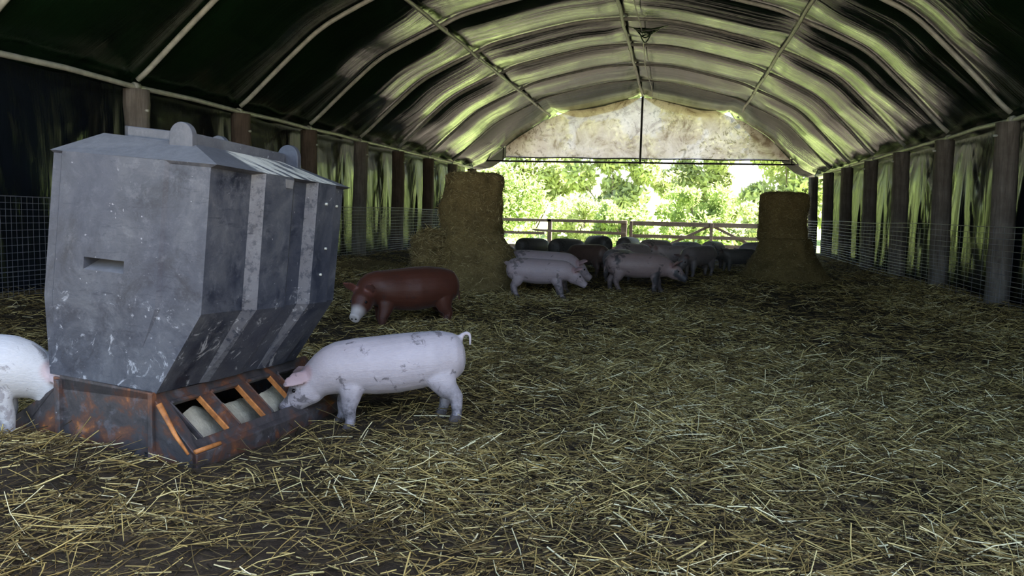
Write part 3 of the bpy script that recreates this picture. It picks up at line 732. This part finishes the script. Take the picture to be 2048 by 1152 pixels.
# ------------------------------------------------------------------ straw bales
def mat_bale():
    n = NT('bale_straw'); v = n.coord('Object', (1, 1, 2.5)); a = n.noise(v, 22, 8, 0.75, 1.5); b = n.noise(n.coord(), 3, 5)
    c = n.ramp(a, [(0.3, (0.12, 0.084, 0.035)), (0.52, (0.32, 0.235, 0.095)), (0.72, (0.52, 0.40, 0.18))])
    c = n.mix(n.math('MULTIPLY', n.ramp(b, [(0.45, 0.0), (0.65, 1.0)]), 0.4), c, (0.10, 0.07, 0.032))
    n.bump(a, 0.9, 0.05); return n.set(c, 0.85, 0.15)
M_BALE = mat_bale()
M_BSTRAW = mat_straw('bale_strands', [(0.0, (0.13, 0.090, 0.038)), (0.5, (0.32, 0.235, 0.095)), (1.0, (0.70, 0.58, 0.30))])
def lathe_straw(name, prof, cx, cy, seed, bumpy, nr=56, hairs=5000, label='', cat='straw bale', group=None, squash=(1, 1), lean=(0, 0), hl=(0.05, 0.24)):
    r_ = np.random.default_rng(seed); prof = np.array(prof, float)
    s = np.r_[0, np.cumsum(np.linalg.norm(np.diff(prof, axis=0), axis=1))]; t_ = np.linspace(0, s[-1], 64)
    R = np.interp(t_, s, prof[:, 0]); Z = np.interp(t_, s, prof[:, 1]); th = np.linspace(0, 2*math.pi, nr, endpoint=False)
    Rg, Tg = np.meshgrid(R, th, indexing='ij'); Zg = np.repeat(Z[:, None], nr, 1)
    nz = bumpy*fbm(np.cos(Tg)*2.2+seed, np.sin(Tg)*2.2, Zg*2.4+seed, 4)
    Rg = np.maximum(Rg+nz*np.clip(Rg/0.2, 0, 1), 0.0)
    X = Rg*np.cos(Tg)*squash[0]+lean[0]*Zg; Y = Rg*np.sin(Tg)*squash[1]+lean[1]*Zg
    V_ = np.stack([X, Y, Zg], -1).reshape(-1, 3)
    ii, jj = np.meshgrid(np.arange(63), np.arange(nr), indexing='ij')
    fq = np.stack([ii*nr+jj, ii*nr+(jj+1) % nr, (ii+1)*nr+(jj+1) % nr, (ii+1)*nr+jj], -1).reshape(-1, 4)
    root = empty(name, (cx, cy, 0)); tag(root, label, cat, group)
    link('core', np_mesh('core', V_, fq), M_BALE, root, True)
    # strands lying on and sticking out of the surface
    i = r_.integers(0, len(fq), int(hairs*2.2)); q = V_[fq[i]]
    ar = np.linalg.norm(np.cross(q[:, 1]-q[:, 0], q[:, 3]-q[:, 0]), axis=1); kp = r_.random(len(i)) < ar/np.quantile(ar, 0.9)
    q = q[kp][:hairs]; k = len(q); w = r_.random((k, 2))
    p = q[:, 0]+(q[:, 1]-q[:, 0])*w[:, :1]+(q[:, 3]-q[:, 0])*w[:, 1:]
    nrm = np.cross(q[:, 1]-q[:, 0], q[:, 3]-q[:, 0]); nrm /= np.linalg.norm(nrm, axis=1, keepdims=True)+1e-9
    tn = np.stack([-p[:, 1], p[:, 0], np.zeros(k)], -1); tn /= np.linalg.norm(tn, axis=1, keepdims=True)+1e-9
    up = np.cross(nrm, tn)
    ang = r_.normal(0, 0.9, k); d = tn*np.cos(ang)[:, None]+up*np.sin(ang)[:, None]+nrm*(r_.normal(0.08, 0.28, k))[:, None]
    d /= np.linalg.norm(d, axis=1, keepdims=True)
    yaw = np.arctan2(d[:, 1], d[:, 0]); tilt = np.arcsin(np.clip(d[:, 2], -1, 1))
    L = hl[0]+(hl[1]-hl[0])*r_.random(k)**1.6
    me = straw_mesh('strands', p+nrm*0.008, L, r_.uniform(0.003, 0.0095, k), yaw, tilt, r_.normal(0, 0.08, k), np.clip(r_.normal(0.46, 0.30, k), 0, 1), 1)
    tag(link('strands', me, M_BSTRAW, root), kind='stuff')
    return root
# stack beside the red pig: a bale on a crumbling lower bale, slumped straw round it
lathe_straw('straw_bale', [(0.0, 1.77), (0.36, 1.775), (0.43, 1.73), (0.445, 1.4), (0.455, 1.0), (0.47, 0.80), (0.3, 0.76), (0.0, 0.76)], -3.02, 11.75, 3, 0.055, label='upper round straw bale of the stack by the red pig', group='round bales', lean=(0.03, 0))
lathe_straw('straw_bale', [(0.0, 0.88), (0.42, 0.90), (0.46, 0.84), (0.55, 0.66), (0.64, 0.45), (0.70, 0.2), (0.76, -0.05), (0.0, -0.06)], -2.95, 11.74, 5, 0.10, hairs=6000, label='crumbling lower bale under the stack by the red pig', group='round bales')
lathe_straw('straw_heap', [(0.0, 0.95), (0.14, 0.90), (0.32, 0.80), (0.40, 0.66), (0.36, 0.50), (0.24, 0.36), (0.26, 0.15), (0.36, -0.05), (0.0, -0.06)], -3.42, 11.35, 9, 0.20, hairs=4500, label='tangled straw torn loose and slumped against the crumbling bale', cat='straw heap', squash=(0.9, 0.8), lean=(-0.14, 0), hl=(0.08, 0.34))
lathe_straw('straw_bale', [(0.0, 1.74), (0.34, 1.745), (0.43, 1.70), (0.465, 1.4), (0.47, 1.0), (0.46, 0.80), (0.3, 0.76), (0.0, 0.76)], 2.14, 16.85, 13, 0.045, label='upper dark round bale of the stack by the gate', group='round bales', hairs=4500)
lathe_straw('straw_bale', [(0.0, 0.82), (0.45, 0.84), (0.485, 0.76), (0.53, 0.55), (0.66, 0.34), (0.80, 0.14), (0.92, -0.05), (0.0, -0.06)], 2.20, 16.80, 15, 0.06, label='slumped lower bale under the dark stack by the gate', group='round bales', hairs=4500)
lathe_straw('straw_heap', [(0.0, 0.20), (0.5, 0.16), (0.9, 0.08), (1.3, -0.06), (0.0, -0.07)], -5.9, 14.6, 21, 0.06, hairs=3000, label='low heap of fresh straw beside the wire mesh fence behind the red pig', cat='straw heap', squash=(0.8, 1.5), hl=(0.06, 0.2))

# ------------------------------------------------------------------ pigs
def ell_loft(bm, rings, n=16):
    """rings: (centre, axis_a, axis_b) with vectors already scaled"""
    rows = []
    for c, a, b in rings:
        rows.append([bm.verts.new(c + a*math.cos(2*math.pi*j/n) + b*math.sin(2*math.pi*j/n)) for j in range(n)])
    for r0, r1 in zip(rows[:-1], rows[1:]):
        for j in range(n): bm.faces.new((r0[j], r0[(j+1) % n], r1[(j+1) % n], r1[j]))
    bm.faces.new(rows[0][::-1]); bm.faces.new(rows[-1])
def ellipsoid(bm, c, rx, ry, rz, rot=None):
    mt = Matrix.Translation(c) @ ((rot or Matrix.Identity(3)).to_4x4()) @ Matrix.Diagonal((rx, ry, rz, 1))
    bmesh.ops.create_uvsphere(bm, u_segments=14, v_segments=9, radius=1.0, matrix=mt)
def limb(bm, pts, n=12):
    """pts: (point, radius fore-aft, radius sideways)"""
    rings = []
    k = len(pts)
    for i, (p, ra, rb) in enumerate(pts):
        t_ = (Vector(pts[min(i+1, k-1)][0])-Vector(pts[max(i-1, 0)][0])).normalized()
        side = Vector((0, 1, 0)); fw = side.cross(t_).normalized(); side = t_.cross(fw).normalized()
        rings.append((Vector(p), fw*ra, side*rb))
    ell_loft(bm, rings, n)
    ellipsoid(bm, Vector(pts[0][0]), pts[0][1]*0.98, pts[0][2]*0.98, pts[0][1]*0.98)

def build_pig(name, head=(0.475, 0.0, 0.385), pitch=-0.25, yaw=0.0, legs=(0, 0, 0, 0), tail='curl', voxel=0.0105, ear_up=0.35, arch=0.0, belly=0.0, bend=0.0):
    bm = bmesh.new()
    # trunk and neck in one sweep: rump, loin, chest, shoulder, then along the neck to the poll
    ctr = [(-0.440, 0.375, 0.045, 0.045), (-0.425, 0.378, 0.095, 0.090), (-0.385, 0.380, 0.135, 0.125), (-0.30, 0.378, 0.160, 0.146), (-0.17, 0.370, 0.170+belly, 0.154+belly),
           (-0.03, 0.360, 0.176+belly, 0.162+belly), (0.10, 0.358, 0.172+belly*0.5, 0.158), (0.20, 0.362, 0.165, 0.150)]
    rings = []
    for x, z, h, w in ctr:
        yb = bend*max(0, x)**2
        rings.append((Vector((x, yb, z + arch*math.cos(x*3))), Vector((0, w, 0)), Vector((0, 0, h))))
    hb = Vector(head); yaw_t = yaw
    hd = Vector((math.cos(pitch)*math.cos(yaw_t), math.cos(pitch)*math.sin(yaw_t), math.sin(pitch)))
    sd = Vector((-math.sin(yaw_t), math.cos(yaw_t), 0)); upv = hd.cross(sd).normalized()
    if upv.z < 0: upv = -upv
    s0 = rings[-1][0].copy(); tdir = Vector((1, 0, 0))
    for f, hh, ww in ((0.3, 0.158, 0.142), (0.52, 0.146, 0.128), (0.72, 0.130, 0.113), (0.88, 0.115, 0.100), (1.0, 0.104, 0.092), (1.12, 0.088, 0.080)):
        c1 = s0 + Vector((0.13, 0, 0)); c2 = hb - hd*0.10
        c = (1-f)**3*s0 + 3*(1-f)**2*f*c1 + 3*(1-f)*f*f*c2 + f**3*hb
        t_ = Vector((1, 0, 0)).lerp(hd, min(1, f*0.9)).normalized(); side = Vector((0, 0, 1)).cross(t_).normalized(); u_ = t_.cross(side)
        rings.append((c, side*ww, u_*hh))
    ell_loft(bm, rings, 22)
    HL = 0.245
    hr = [(-0.05, 0.080, 0.078, 0.0), (0.02, 0.100, 0.090, 0.0), (0.08, 0.098, 0.086, -0.004), (0.13, 0.078, 0.068, -0.012), (0.175, 0.060, 0.052, -0.02), (0.215, 0.050, 0.045, -0.024), (0.238, 0.050, 0.047, -0.024), (0.248, 0.044, 0.041, -0.024)]
    ell_loft(bm, [(hb+hd*x+upv*o_, sd*w, upv*h) for x, h, w, o_ in hr], 16)
    rotm = Matrix((hd, sd, upv)).transposed()
    ellipsoid(bm, hb+hd*0.04-upv*0.05, 0.085, 0.075, 0.06, rotm)      # jowl
    ellipsoid(bm, hb+hd*0.15-upv*0.058, 0.070, 0.032, 0.020, rotm)    # lower jaw
    ears = []
    for s in (1, -1):                                                  # ears: broad leaf, tilted forward
        base = hb+hd*0.0+sd*0.062*s+upv*0.070
        dr = (upv*(0.55+ear_up)+sd*s*0.75+hd*(0.55-ear_up*0.5)).normalized()
        wd = hd.cross(dr).normalized(); wd = (wd*1.0+hd*0.15).normalized(); th_ = dr.cross(wd).normalized()
        rr = []
        for f, w_, tk in ((-0.1, 0.030, 0.016), (0.15, 0.044, 0.012), (0.4, 0.050, 0.0105), (0.7, 0.040, 0.0095), (0.92, 0.020, 0.009), (1.0, 0.008, 0.008)):
            c = base+dr*0.125*f+hd*0.03*f*f
            rr.append((c, wd*w_, th_*tk)); ears.append(c)
        ell_loft(bm, rr, 12)
    feet = []
    for q, (fx, sy) in enumerate(((0.255, 1), (0.255, -1), (-0.30, 1), (-0.30, -1))):
        a = legs[q]; y = 0.082*sy
        if q < 2:
            limb(bm, [((fx-0.015, y*0.8, 0.36), 0.088, 0.055), ((fx-0.02+a*0.2, y, 0.25), 0.080, 0.052), ((fx-0.01+a*0.45, y, 0.185), 0.058, 0.046), ((fx+0.005+a*0.62, y, 0.125), 0.044, 0.038), ((fx-0.002+a*0.85, y, 0.06), 0.032, 0.030), ((fx+0.008+a, y, 0.025), 0.032, 0.031), ((fx+0.016+a, y, -0.012), 0.036, 0.033)])
            feet.append((fx+0.016+a, y))
        else:
            limb(bm, [((fx+0.005, y*0.8, 0.37), 0.115, 0.065), ((fx+0.035+a*0.2, y, 0.265), 0.100, 0.060), ((fx+0.0+a*0.4, y, 0.195), 0.066, 0.048), ((fx-0.036+a*0.6, y, 0.145), 0.044, 0.038), ((fx-0.022+a*0.85, y, 0.07), 0.033, 0.030), ((fx-0.008+a, y, 0.028), 0.031, 0.030), ((fx+0.002+a, y, -0.012), 0.036, 0.032)])
            feet.append((fx+0.002+a, y))
    # tail
    if tail == 'curl': tp = [(-0.415, 0, 0.455), (-0.45, 0.005, 0.475), (-0.475, 0.02, 0.465), (-0.47, 0.035, 0.44), (-0.45, 0.03, 0.435), (-0.445, 0.012, 0.455)]
    elif tail == 'up': tp = [(-0.405, 0, 0.47), (-0.43, 0, 0.505), (-0.455, 0.01, 0.52), (-0.475, 0.015, 0.505), (-0.475, 0.015, 0.475), (-0.47, 0.01, 0.44)]
    else: tp = [(-0.415, 0, 0.45), (-0.445, 0, 0.43), (-0.455, 0, 0.37), (-0.458, 0.01, 0.30), (-0.46, 0.015, 0.25)]
    V_, F_ = tube_arrays(tp, [0.024, 0.016, 0.013, 0.012, 0.011, 0.010][:len(tp)], 8)
    vv = [bm.verts.new(v) for v in V_]
    for f in F_: bm.faces.new([vv[i] for i in f])
    bmesh.ops.recalc_face_normals(bm, faces=bm.faces)
    me = bpy.data.meshes.new(name); bm.to_mesh(me); bm.free()
    tmp = bpy.data.objects.new('tmp', me); C.objects.link(tmp)
    md = tmp.modifiers.new('r', 'REMESH'); md.mode = 'VOXEL'; md.voxel_size = voxel; md.use_smooth_shade = True
    sm = tmp.modifiers.new('s', 'SMOOTH'); sm.factor = 0.5; sm.iterations = 7
    dg = bpy.context.evaluated_depsgraph_get(); out = bpy.data.meshes.new_from_object(tmp.evaluated_get(dg)); out.name = name
    bpy.data.objects.remove(tmp); bpy.data.meshes.remove(me)
    nv = len(out.vertices); co = np.empty(nv*3, np.float32); out.vertices.foreach_get('co', co); co = co.reshape(-1, 3)
    tip = np.array(hb+hd*0.235-upv*0.03); dt = np.linalg.norm(co-tip, axis=1)
    up_ = (co-np.array(hb)) @ np.array(upv); fw_ = (co-np.array(hb)) @ np.array(hd)
    add_attr(out, 'snout', np.clip((0.125-dt)/0.05, 0, 1))
    de = np.min(np.stack([np.linalg.norm(co-np.array(e), axis=1) for e in ears]), 0); add_attr(out, 'ear', np.clip((0.062-de)/0.02, 0, 1))
    add_attr(out, 'leg', np.clip((0.25-co[:, 2])/0.13, 0, 1)*np.where(co[:, 0] < 0.42, 1, 0))
    out.polygons.foreach_set('use_smooth', [True]*len(out.polygons))
    eyes = [hb+hd*0.105+sd*0.064*s+upv*0.036 for s in (1, -1)]
    nos = [hb+hd*0.248+sd*0.017*s-upv*0.022 for s in (1, -1)]
    return dict(me=out, eyes=eyes, feet=feet, nos=nos)
def sphere_me(name, r, mat, sc_=(1, 1, 1)):
    bm = bmesh.new(); bmesh.ops.create_uvsphere(bm, u_segments=10, v_segments=7, radius=r, matrix=Matrix.Diagonal((*sc_, 1)))
    me = bpy.data.meshes.new(name); bm.to_mesh(me); bm.free(); me.materials.append(mat); me.polygons.foreach_set('use_smooth', [True]*len(me.polygons)); return me
ME_EYE = sphere_me('eye', 0.0125, M_EYE); ME_NOS = sphere_me('nostril', 0.0075, M_EYE)
bm = bmesh.new()
for s in (-1, 1):                              # two cleaves of a hoof
    ell_loft(bm, [(Vector((0.0, 0.016*s, -0.02)), Vector((0.036, 0, 0)), Vector((0, 0.017, 0))), (Vector((0.0, 0.016*s, 0.0)), Vector((0.036, 0, 0)), Vector((0, 0.017, 0))), (Vector((-0.006, 0.015*s, 0.030)), Vector((0.028, 0, 0)), Vector((0, 0.016, 0)))], 10)
ME_HOOF = bpy.data.meshes.new('hoof'); bm.to_mesh(ME_HOOF); bm.free(); ME_HOOF.materials.append(M_HOOF)
def put_pig(pg, x, y, heading, scale, mat, label, group=None, dz=0.0, detail=True, sx=1.0, tilt=0.0):
    root = empty('pig', (x, y, float(floor_h(x, y))+dz), heading); root.scale = (scale*sx, scale, scale)
    root.rotation_euler = (0, tilt, heading)
    tag(root, label, 'pig', group)
    b = bpy.data.objects.new('body', pg['me']); C.objects.link(b); b.parent = root
    if not pg['me'].materials: pg['me'].materials.append(mat)
    b.material_slots[0].link = 'OBJECT'; b.material_slots[0].material = mat
    for e in pg['eyes']:
        o = bpy.data.objects.new('eye', ME_EYE); C.objects.link(o); o.parent = root; o.location = e
    if detail:
        for e in pg['nos']:
            o = bpy.data.objects.new('nostril', ME_NOS); C.objects.link(o); o.parent = root; o.location = e
        for fx, fy in pg['feet']:
            o = bpy.data.objects.new('hoof', ME_HOOF); C.objects.link(o); o.parent = root; o.location = (fx, fy, 0.012)
    return root
DIRT = (0.085, 0.072, 0.075)
M_HERD = mat_pig('pale_herd_pig', (0.46, 0.36, 0.34), (0.09, 0.075, 0.07), leg=0.8)
M_PW = mat_pig('white_pig', (0.45, 0.395, 0.41), (0.075, 0.066, 0.07), leg=1.0)
M_PW2 = mat_pig('clean_white_pig', (0.52, 0.51, 0.505), (0.20, 0.18, 0.18), leg=0.6)
M_PR = mat_pig('red_pig', (0.086, 0.024, 0.012), (0.05, 0.022, 0.018), snout=(0.55, 0.47, 0.43), leg=0.4, ear=(0.15, 0.05, 0.035))
M_PP = mat_pig('pink_pig', (0.40, 0.31, 0.32), DIRT, leg=0.8)
M_PG = mat_pig('grey_pig', (0.22, 0.18, 0.175), DIRT, leg=0.8)
M_PM = mat_pig('mottled_pig', (0.33, 0.235, 0.225), (0.05, 0.042, 0.045), patch=(0.055, 0.048, 0.052), patch_lo=0.55, snout=(0.05, 0.045, 0.05), leg=0.9)
M_PB = mat_pig('brown_pig', (0.15, 0.09, 0.07), (0.05, 0.04, 0.035), leg=0.6)
M_PK = mat_pig('dark_pig', (0.11, 0.10, 0.095), (0.045, 0.04, 0.04), leg=0.6)
PG_FEED = build_pig('pig_feeding', head=(0.455, 0, 0.285), pitch=-0.62, yaw=-0.04, legs=(0.0, 0.06, -0.055, 0.02), tail='up', voxel=0.009, ear_up=-0.30)
PG_LOW = build_pig('pig_rooting', head=(0.435, 0.075, 0.315), pitch=-0.62, yaw=0.78, legs=(0.03, -0.04, 0.02, -0.05), tail='hang', voxel=0.009, ear_up=0.75, belly=0.012, bend=0.3)
PG_STAND = build_pig('pig_standing', head=(0.455, 0, 0.335), pitch=-0.55, yaw=0.10, legs=(0.02, 0.09, -0.04, 0.03), tail='curl', voxel=0.0105, ear_up=0.25)
PG_WALK = build_pig('pig_walking', head=(0.465, -0.03, 0.31), pitch=-0.42, yaw=-0.45, legs=(0.08, -0.04, -0.05, 0.05), tail='hang', voxel=0.0105, ear_up=0.45, bend=-0.15)
PG_FAR = build_pig('pig_far', head=(0.44, 0, 0.30), pitch=-0.7, yaw=0.15, legs=(0.03, -0.03, 0.03, -0.03), tail='curl', voxel=0.014, ear_up=0.45)
PG_UP = build_pig('pig_alert', head=(0.455, 0, 0.41), pitch=-0.30, yaw=0.3, legs=(0.0, 0.05, -0.03, 0.03), tail='curl', voxel=0.014, ear_up=0.6)
R = math.radians
put_pig(PG_FEED, -1.505, 4.24, R(180+20), 0.95, M_PW, 'white pig with dark smudges feeding with its head in the trough', tilt=0.07)
put_pig(PG_FEED, -3.40, 3.15, R(27), 1.0, M_PW2, 'clean white pig behind the hopper reaching into the trough from its other side')
put_pig(PG_LOW, -2.74, 8.15, R(180+42), 1.26, M_PR, 'dark red pig with a white snout nosing the straw', dz=-0.085)
put_pig(PG_STAND, -1.83, 11.02, R(2), 1.03, M_PP, 'pinkish pig in profile standing in front of another by the straw stack')
put_pig(PG_STAND, -1.95, 11.95, R(4), 1.16, M_PP, 'pale pink pig half hidden behind the pinkish one by the straw stack')
put_pig(PG_WALK, -0.55, 13.10, R(12), 1.18, M_PM, 'mottled pig with a dark muddy face and shoulder walking by itself')
GRP = 'herd by the gate'
far = [  # x, y, heading, scale, pose, material, label
    (-0.95, 14.6, R(70), 1.12, PG_FAR, M_PG, 'grey pig turned away between the pale pink and the mottled pig'),
    (-1.62, 15.6, R(140), 1.16, PG_FAR, M_PB, 'brown pig whose back shows over the pale pink pig'),
    (-2.25, 17.2, R(62), 1.25, PG_FAR, M_PK, 'dark grey round backed pig behind the brown pig'),
    (-1.75, 19.0, R(118), 1.30, PG_FAR, M_PK, None), (-1.05, 19.4, R(75), 1.27, PG_FAR, M_PG, None),
    (-3.25, 18.6, R(60), 1.18, PG_FAR, M_PK, None), (-3.55, 16.3, R(100), 1.0, PG_UP, M_PW, 'white faced pig peeping past the straw stack'),
    (-0.40, 19.0, R(55), 1.20, PG_FAR, M_HERD, None), (0.05, 18.0, R(200), 1.05, PG_UP, M_HERD, None), (0.30, 19.3, R(130), 1.12, PG_FAR, M_PW, None), (-0.85, 17.4, R(50), 1.10, PG_FAR, M_HERD, None),
    (0.52, 16.6, R(235), 1.15, PG_FAR, M_PG, 'grey brown pig turned away beyond the mottled pig'),
    (0.90, 18.9, R(70), 1.22, PG_FAR, M_PW, None),
    (1.42, 18.3, R(205), 0.98, PG_UP, M_PK, 'dark prick eared pig facing the herd in front of the gate'),
    (2.15, 20.2, R(170), 1.2, PG_FAR, M_PW, 'white and grey pig partly behind the dark bale stack'),
]
for x, y, h, s, pg, mt, lb in far:
    g = None
    if lb is None:
        g = GRP; lb = 'pig in the crowd of backs before the gate, sky lit from behind' if mt in (M_PW, M_PW2, M_HERD) else 'dark pig in the crowd of backs before the rail fence'
        g = 'pale pigs in the herd' if mt in (M_PW, M_PW2, M_HERD) else 'dark pigs in the herd'
    put_pig(pg, x, y, h, s, mt, lb, g, detail=False)

# ------------------------------------------------------------------ rail fence and gate beyond the opening
FY, FZ = 31.0, -0.42
k_ = FY/27.9
def board(name, x0, z0, x1, z1, h, t_, mat, parent, y=0.0):
    bm = bmesh.new(); dx, dz = x1-x0, z1-z0; L_ = math.hypot(dx, dz); nx_, nz_ = -dz/L_*h/2, dx/L_*h/2
    bm_prism(bm, [(x0-nx_, y, z0-nz_), (x1-nx_, y, z1-nz_), (x1+nx_, y, z1+nz_), (x0+nx_, y, z0+nz_)], (0, t_, 0))
    return bm_obj(name, bm, mat, parent, bevel=0.004)
fen = empty('rail_fence', (-6.0, FY, FZ)); tag(fen, 'weathered post and rail fence with a broken middle rail', 'fence')
def fx(x): return x+6.0
def fz(z): return z-FZ
for x, w in ((-9.2, 0.15), (-6.95, 0.15), (-4.76, 0.16), (-1.88, 0.22)):
    box('post', fx(x)-w/2, fx(x)+w/2, -0.02, 0.14, -0.3, fz(1.0 if w < 0.2 else 1.02), M_RAIL, fen, 0.01)
board('rail', fx(-9.4), fz(0.93), fx(-4.7), fz(0.94), 0.12, 0.05, M_RAIL, fen, -0.07)
board('rail', fx(-4.85), fz(0.945), fx(-1.8), fz(0.955), 0.11, 0.05, M_RAIL, fen, -0.07)
board('rail', fx(-9.4), fz(0.42), fx(-4.95), fz(0.44), 0.11, 0.05, M_RAIL, fen, -0.07)
bm = bmesh.new(); bm_prism(bm, [(fx(-5.55), -0.06, fz(0.60)), (fx(-5.25), -0.06, fz(0.50)), (fx(-1.8), -0.06, fz(0.46)), (fx(-1.8), -0.06, fz(0.57)), (fx(-5.0), -0.06, fz(0.59))], (0, 0.04, 0)); bm_obj('split_rail', bm, M_RAIL, fen)
board('rail', fx(-9.4), fz(-0.10), fx(-1.8), fz(-0.07), 0.13, 0.05, M_RAIL, fen, -0.07)
gate = empty('field_gate', (-1.7, FY+0.1, FZ)); tag(gate, 'weathered five bar timber gate with crossed braces', 'gate')
def gx_(x): return x+1.7
for z, h in ((0.92, 0.17), (0.44, 0.13), (0.12, 0.14), (-0.16, 0.10)):
    board('bar', gx_(-1.66), fz(z), gx_(3.9), fz(z+0.02), h, 0.05, M_RAIL, gate, 0)
for x in (-1.62, 1.38, 3.86): board('upright', gx_(x), fz(-0.24), gx_(x), fz(1.0), 0.12, 0.05, M_RAIL, gate, -0.04)
board('brace', gx_(1.38), fz(0.92), gx_(-0.35), fz(0.05), 0.10, 0.04, M_RAIL, gate, 0.05)
board('brace', gx_(1.38), fz(0.92), gx_(3.2), fz(0.05), 0.10, 0.04, M_RAIL, gate, 0.05)
gp = box('gate_post', 3.95, 4.17, FY, FY+0.2, FZ-0.2, 1.1, M_RAIL, None, 0.01); tag(gp, 'square timber post the field gate shuts against', 'post')

# ------------------------------------------------------------------ shrubs and trees outside
M_LEAFA = mat_leaf('bush_leaf', (0.17, 0.25, 0.06), (0.40, 0.48, 0.19), 0.5); M_LEAFB = mat_leaf('pale_leaf', (0.27, 0.32, 0.13), (0.50, 0.54, 0.29), 0.5)
M_BARK = mat_wood('bark', (0.10, 0.08, 0.06), (0.22, 0.18, 0.14))
def bush(x, y, rx, ry, h, n, mat, label, seed, leaf=0.13, z0=-0.42):
    r_ = np.random.default_rng(seed); root = empty('shrub', (x, y, z0)); tag(root, label, 'shrub', 'shrubs beyond the gate')
    nb = 26; bc = np.stack([r_.uniform(-rx, rx, nb)*0.8, r_.uniform(-ry, ry, nb)*0.8, h*(0.08+0.80*r_.random(nb))], -1)
    bc[:, 0] *= np.sqrt(np.clip(1.15-(bc[:, 2]/h)**2*0.8, 0.1, 1)); br = r_.uniform(0.35, 0.75, nb)*min(rx, h*0.5)*0.62
    i = r_.integers(0, nb, n); u = r_.normal(size=(n, 3)); u /= np.linalg.norm(u, axis=1, keepdims=True)
    p = bc[i]+u*(br[i]*(0.55+0.5*r_.random(n)))[:, None]; p[:, 2] = np.maximum(p[:, 2], 0.03)
    a = r_.normal(size=(n, 3)); a /= np.linalg.norm(a, axis=1, keepdims=True); b = np.cross(a, u+0.5*r_.normal(size=(n, 3))); b /= np.linalg.norm(b, axis=1, keepdims=True)+1e-9
    c = np.cross(a, b); L = leaf*r_.uniform(0.6, 1.4, n)[:, None]
    V_ = np.stack([p-a*L, p+b*L*0.42+c*L*0.12, p+a*L, p-b*L*0.42+c*L*0.12], 1).reshape(-1, 3)
    f0 = (np.arange(n)*4)[:, None]; tri = np.concatenate([f0+np.array([[0, 1, 2]]), f0+np.array([[0, 2, 3]])], 0)
    me = np_mesh('foliage', V_, tri); add_attr(me, 'tone', np.repeat(np.clip(r_.normal(0.5, 0.25, n), 0, 1), 4)); tag(link('foliage', me, mat, root), kind='stuff')
    for k in range(4):
        e = bc[r_.integers(0, nb)]
        tube('stem', [(r_.uniform(-0.2, 0.2), r_.uniform(-0.2, 0.2), -0.1), tuple(e*np.array([0.5, 0.5, 0.6])), tuple(e)], [0.06, 0.045, 0.02], M_BARK, root, 6)
    return root
bush(-8.6, 39, 2.2, 1.5, 4.2, 6000, M_LEAFA, 'tall green shrub beyond the broken rail of the fence', 31)
bush(-4.6, 41, 2.0, 1.4, 2.6, 4500, M_LEAFB, 'low pale shrub between the tall green shrub and the gate post', 32)
bush(-2.2, 38, 1.8, 1.3, 2.2, 4500, M_LEAFA, 'low leafy shrub right behind the gate post', 33)
bush(1.0, 39.5, 2.0, 1.4, 3.1, 6000, M_LEAFA, 'green shrub rising over the gate braces', 34)
bush(4.6, 40, 2.0, 1.4, 2.4, 4500, M_LEAFB, 'pale shrub beside the dark bale stack beyond the gate', 35)
for k, (x, y, h, mt) in enumerate(((-15, 52, 8, M_LEAFB), (-9.5, 55, 8.5, M_LEAFB), (-4, 53, 8, M_LEAFB), (1.5, 55, 9, M_LEAFB), (7, 52, 8, M_LEAFB), (13, 55, 8.5, M_LEAFB))):
    o = bush(x, y, 3.0, 2.0, h, 9000, mt, 'tall pale tree in the row at the back of the pasture', 50+k, 0.24, 0.0)
    o.name = 'tree'; o['category'] = 'tree'; o['group'] = 'trees at the back of the pasture'
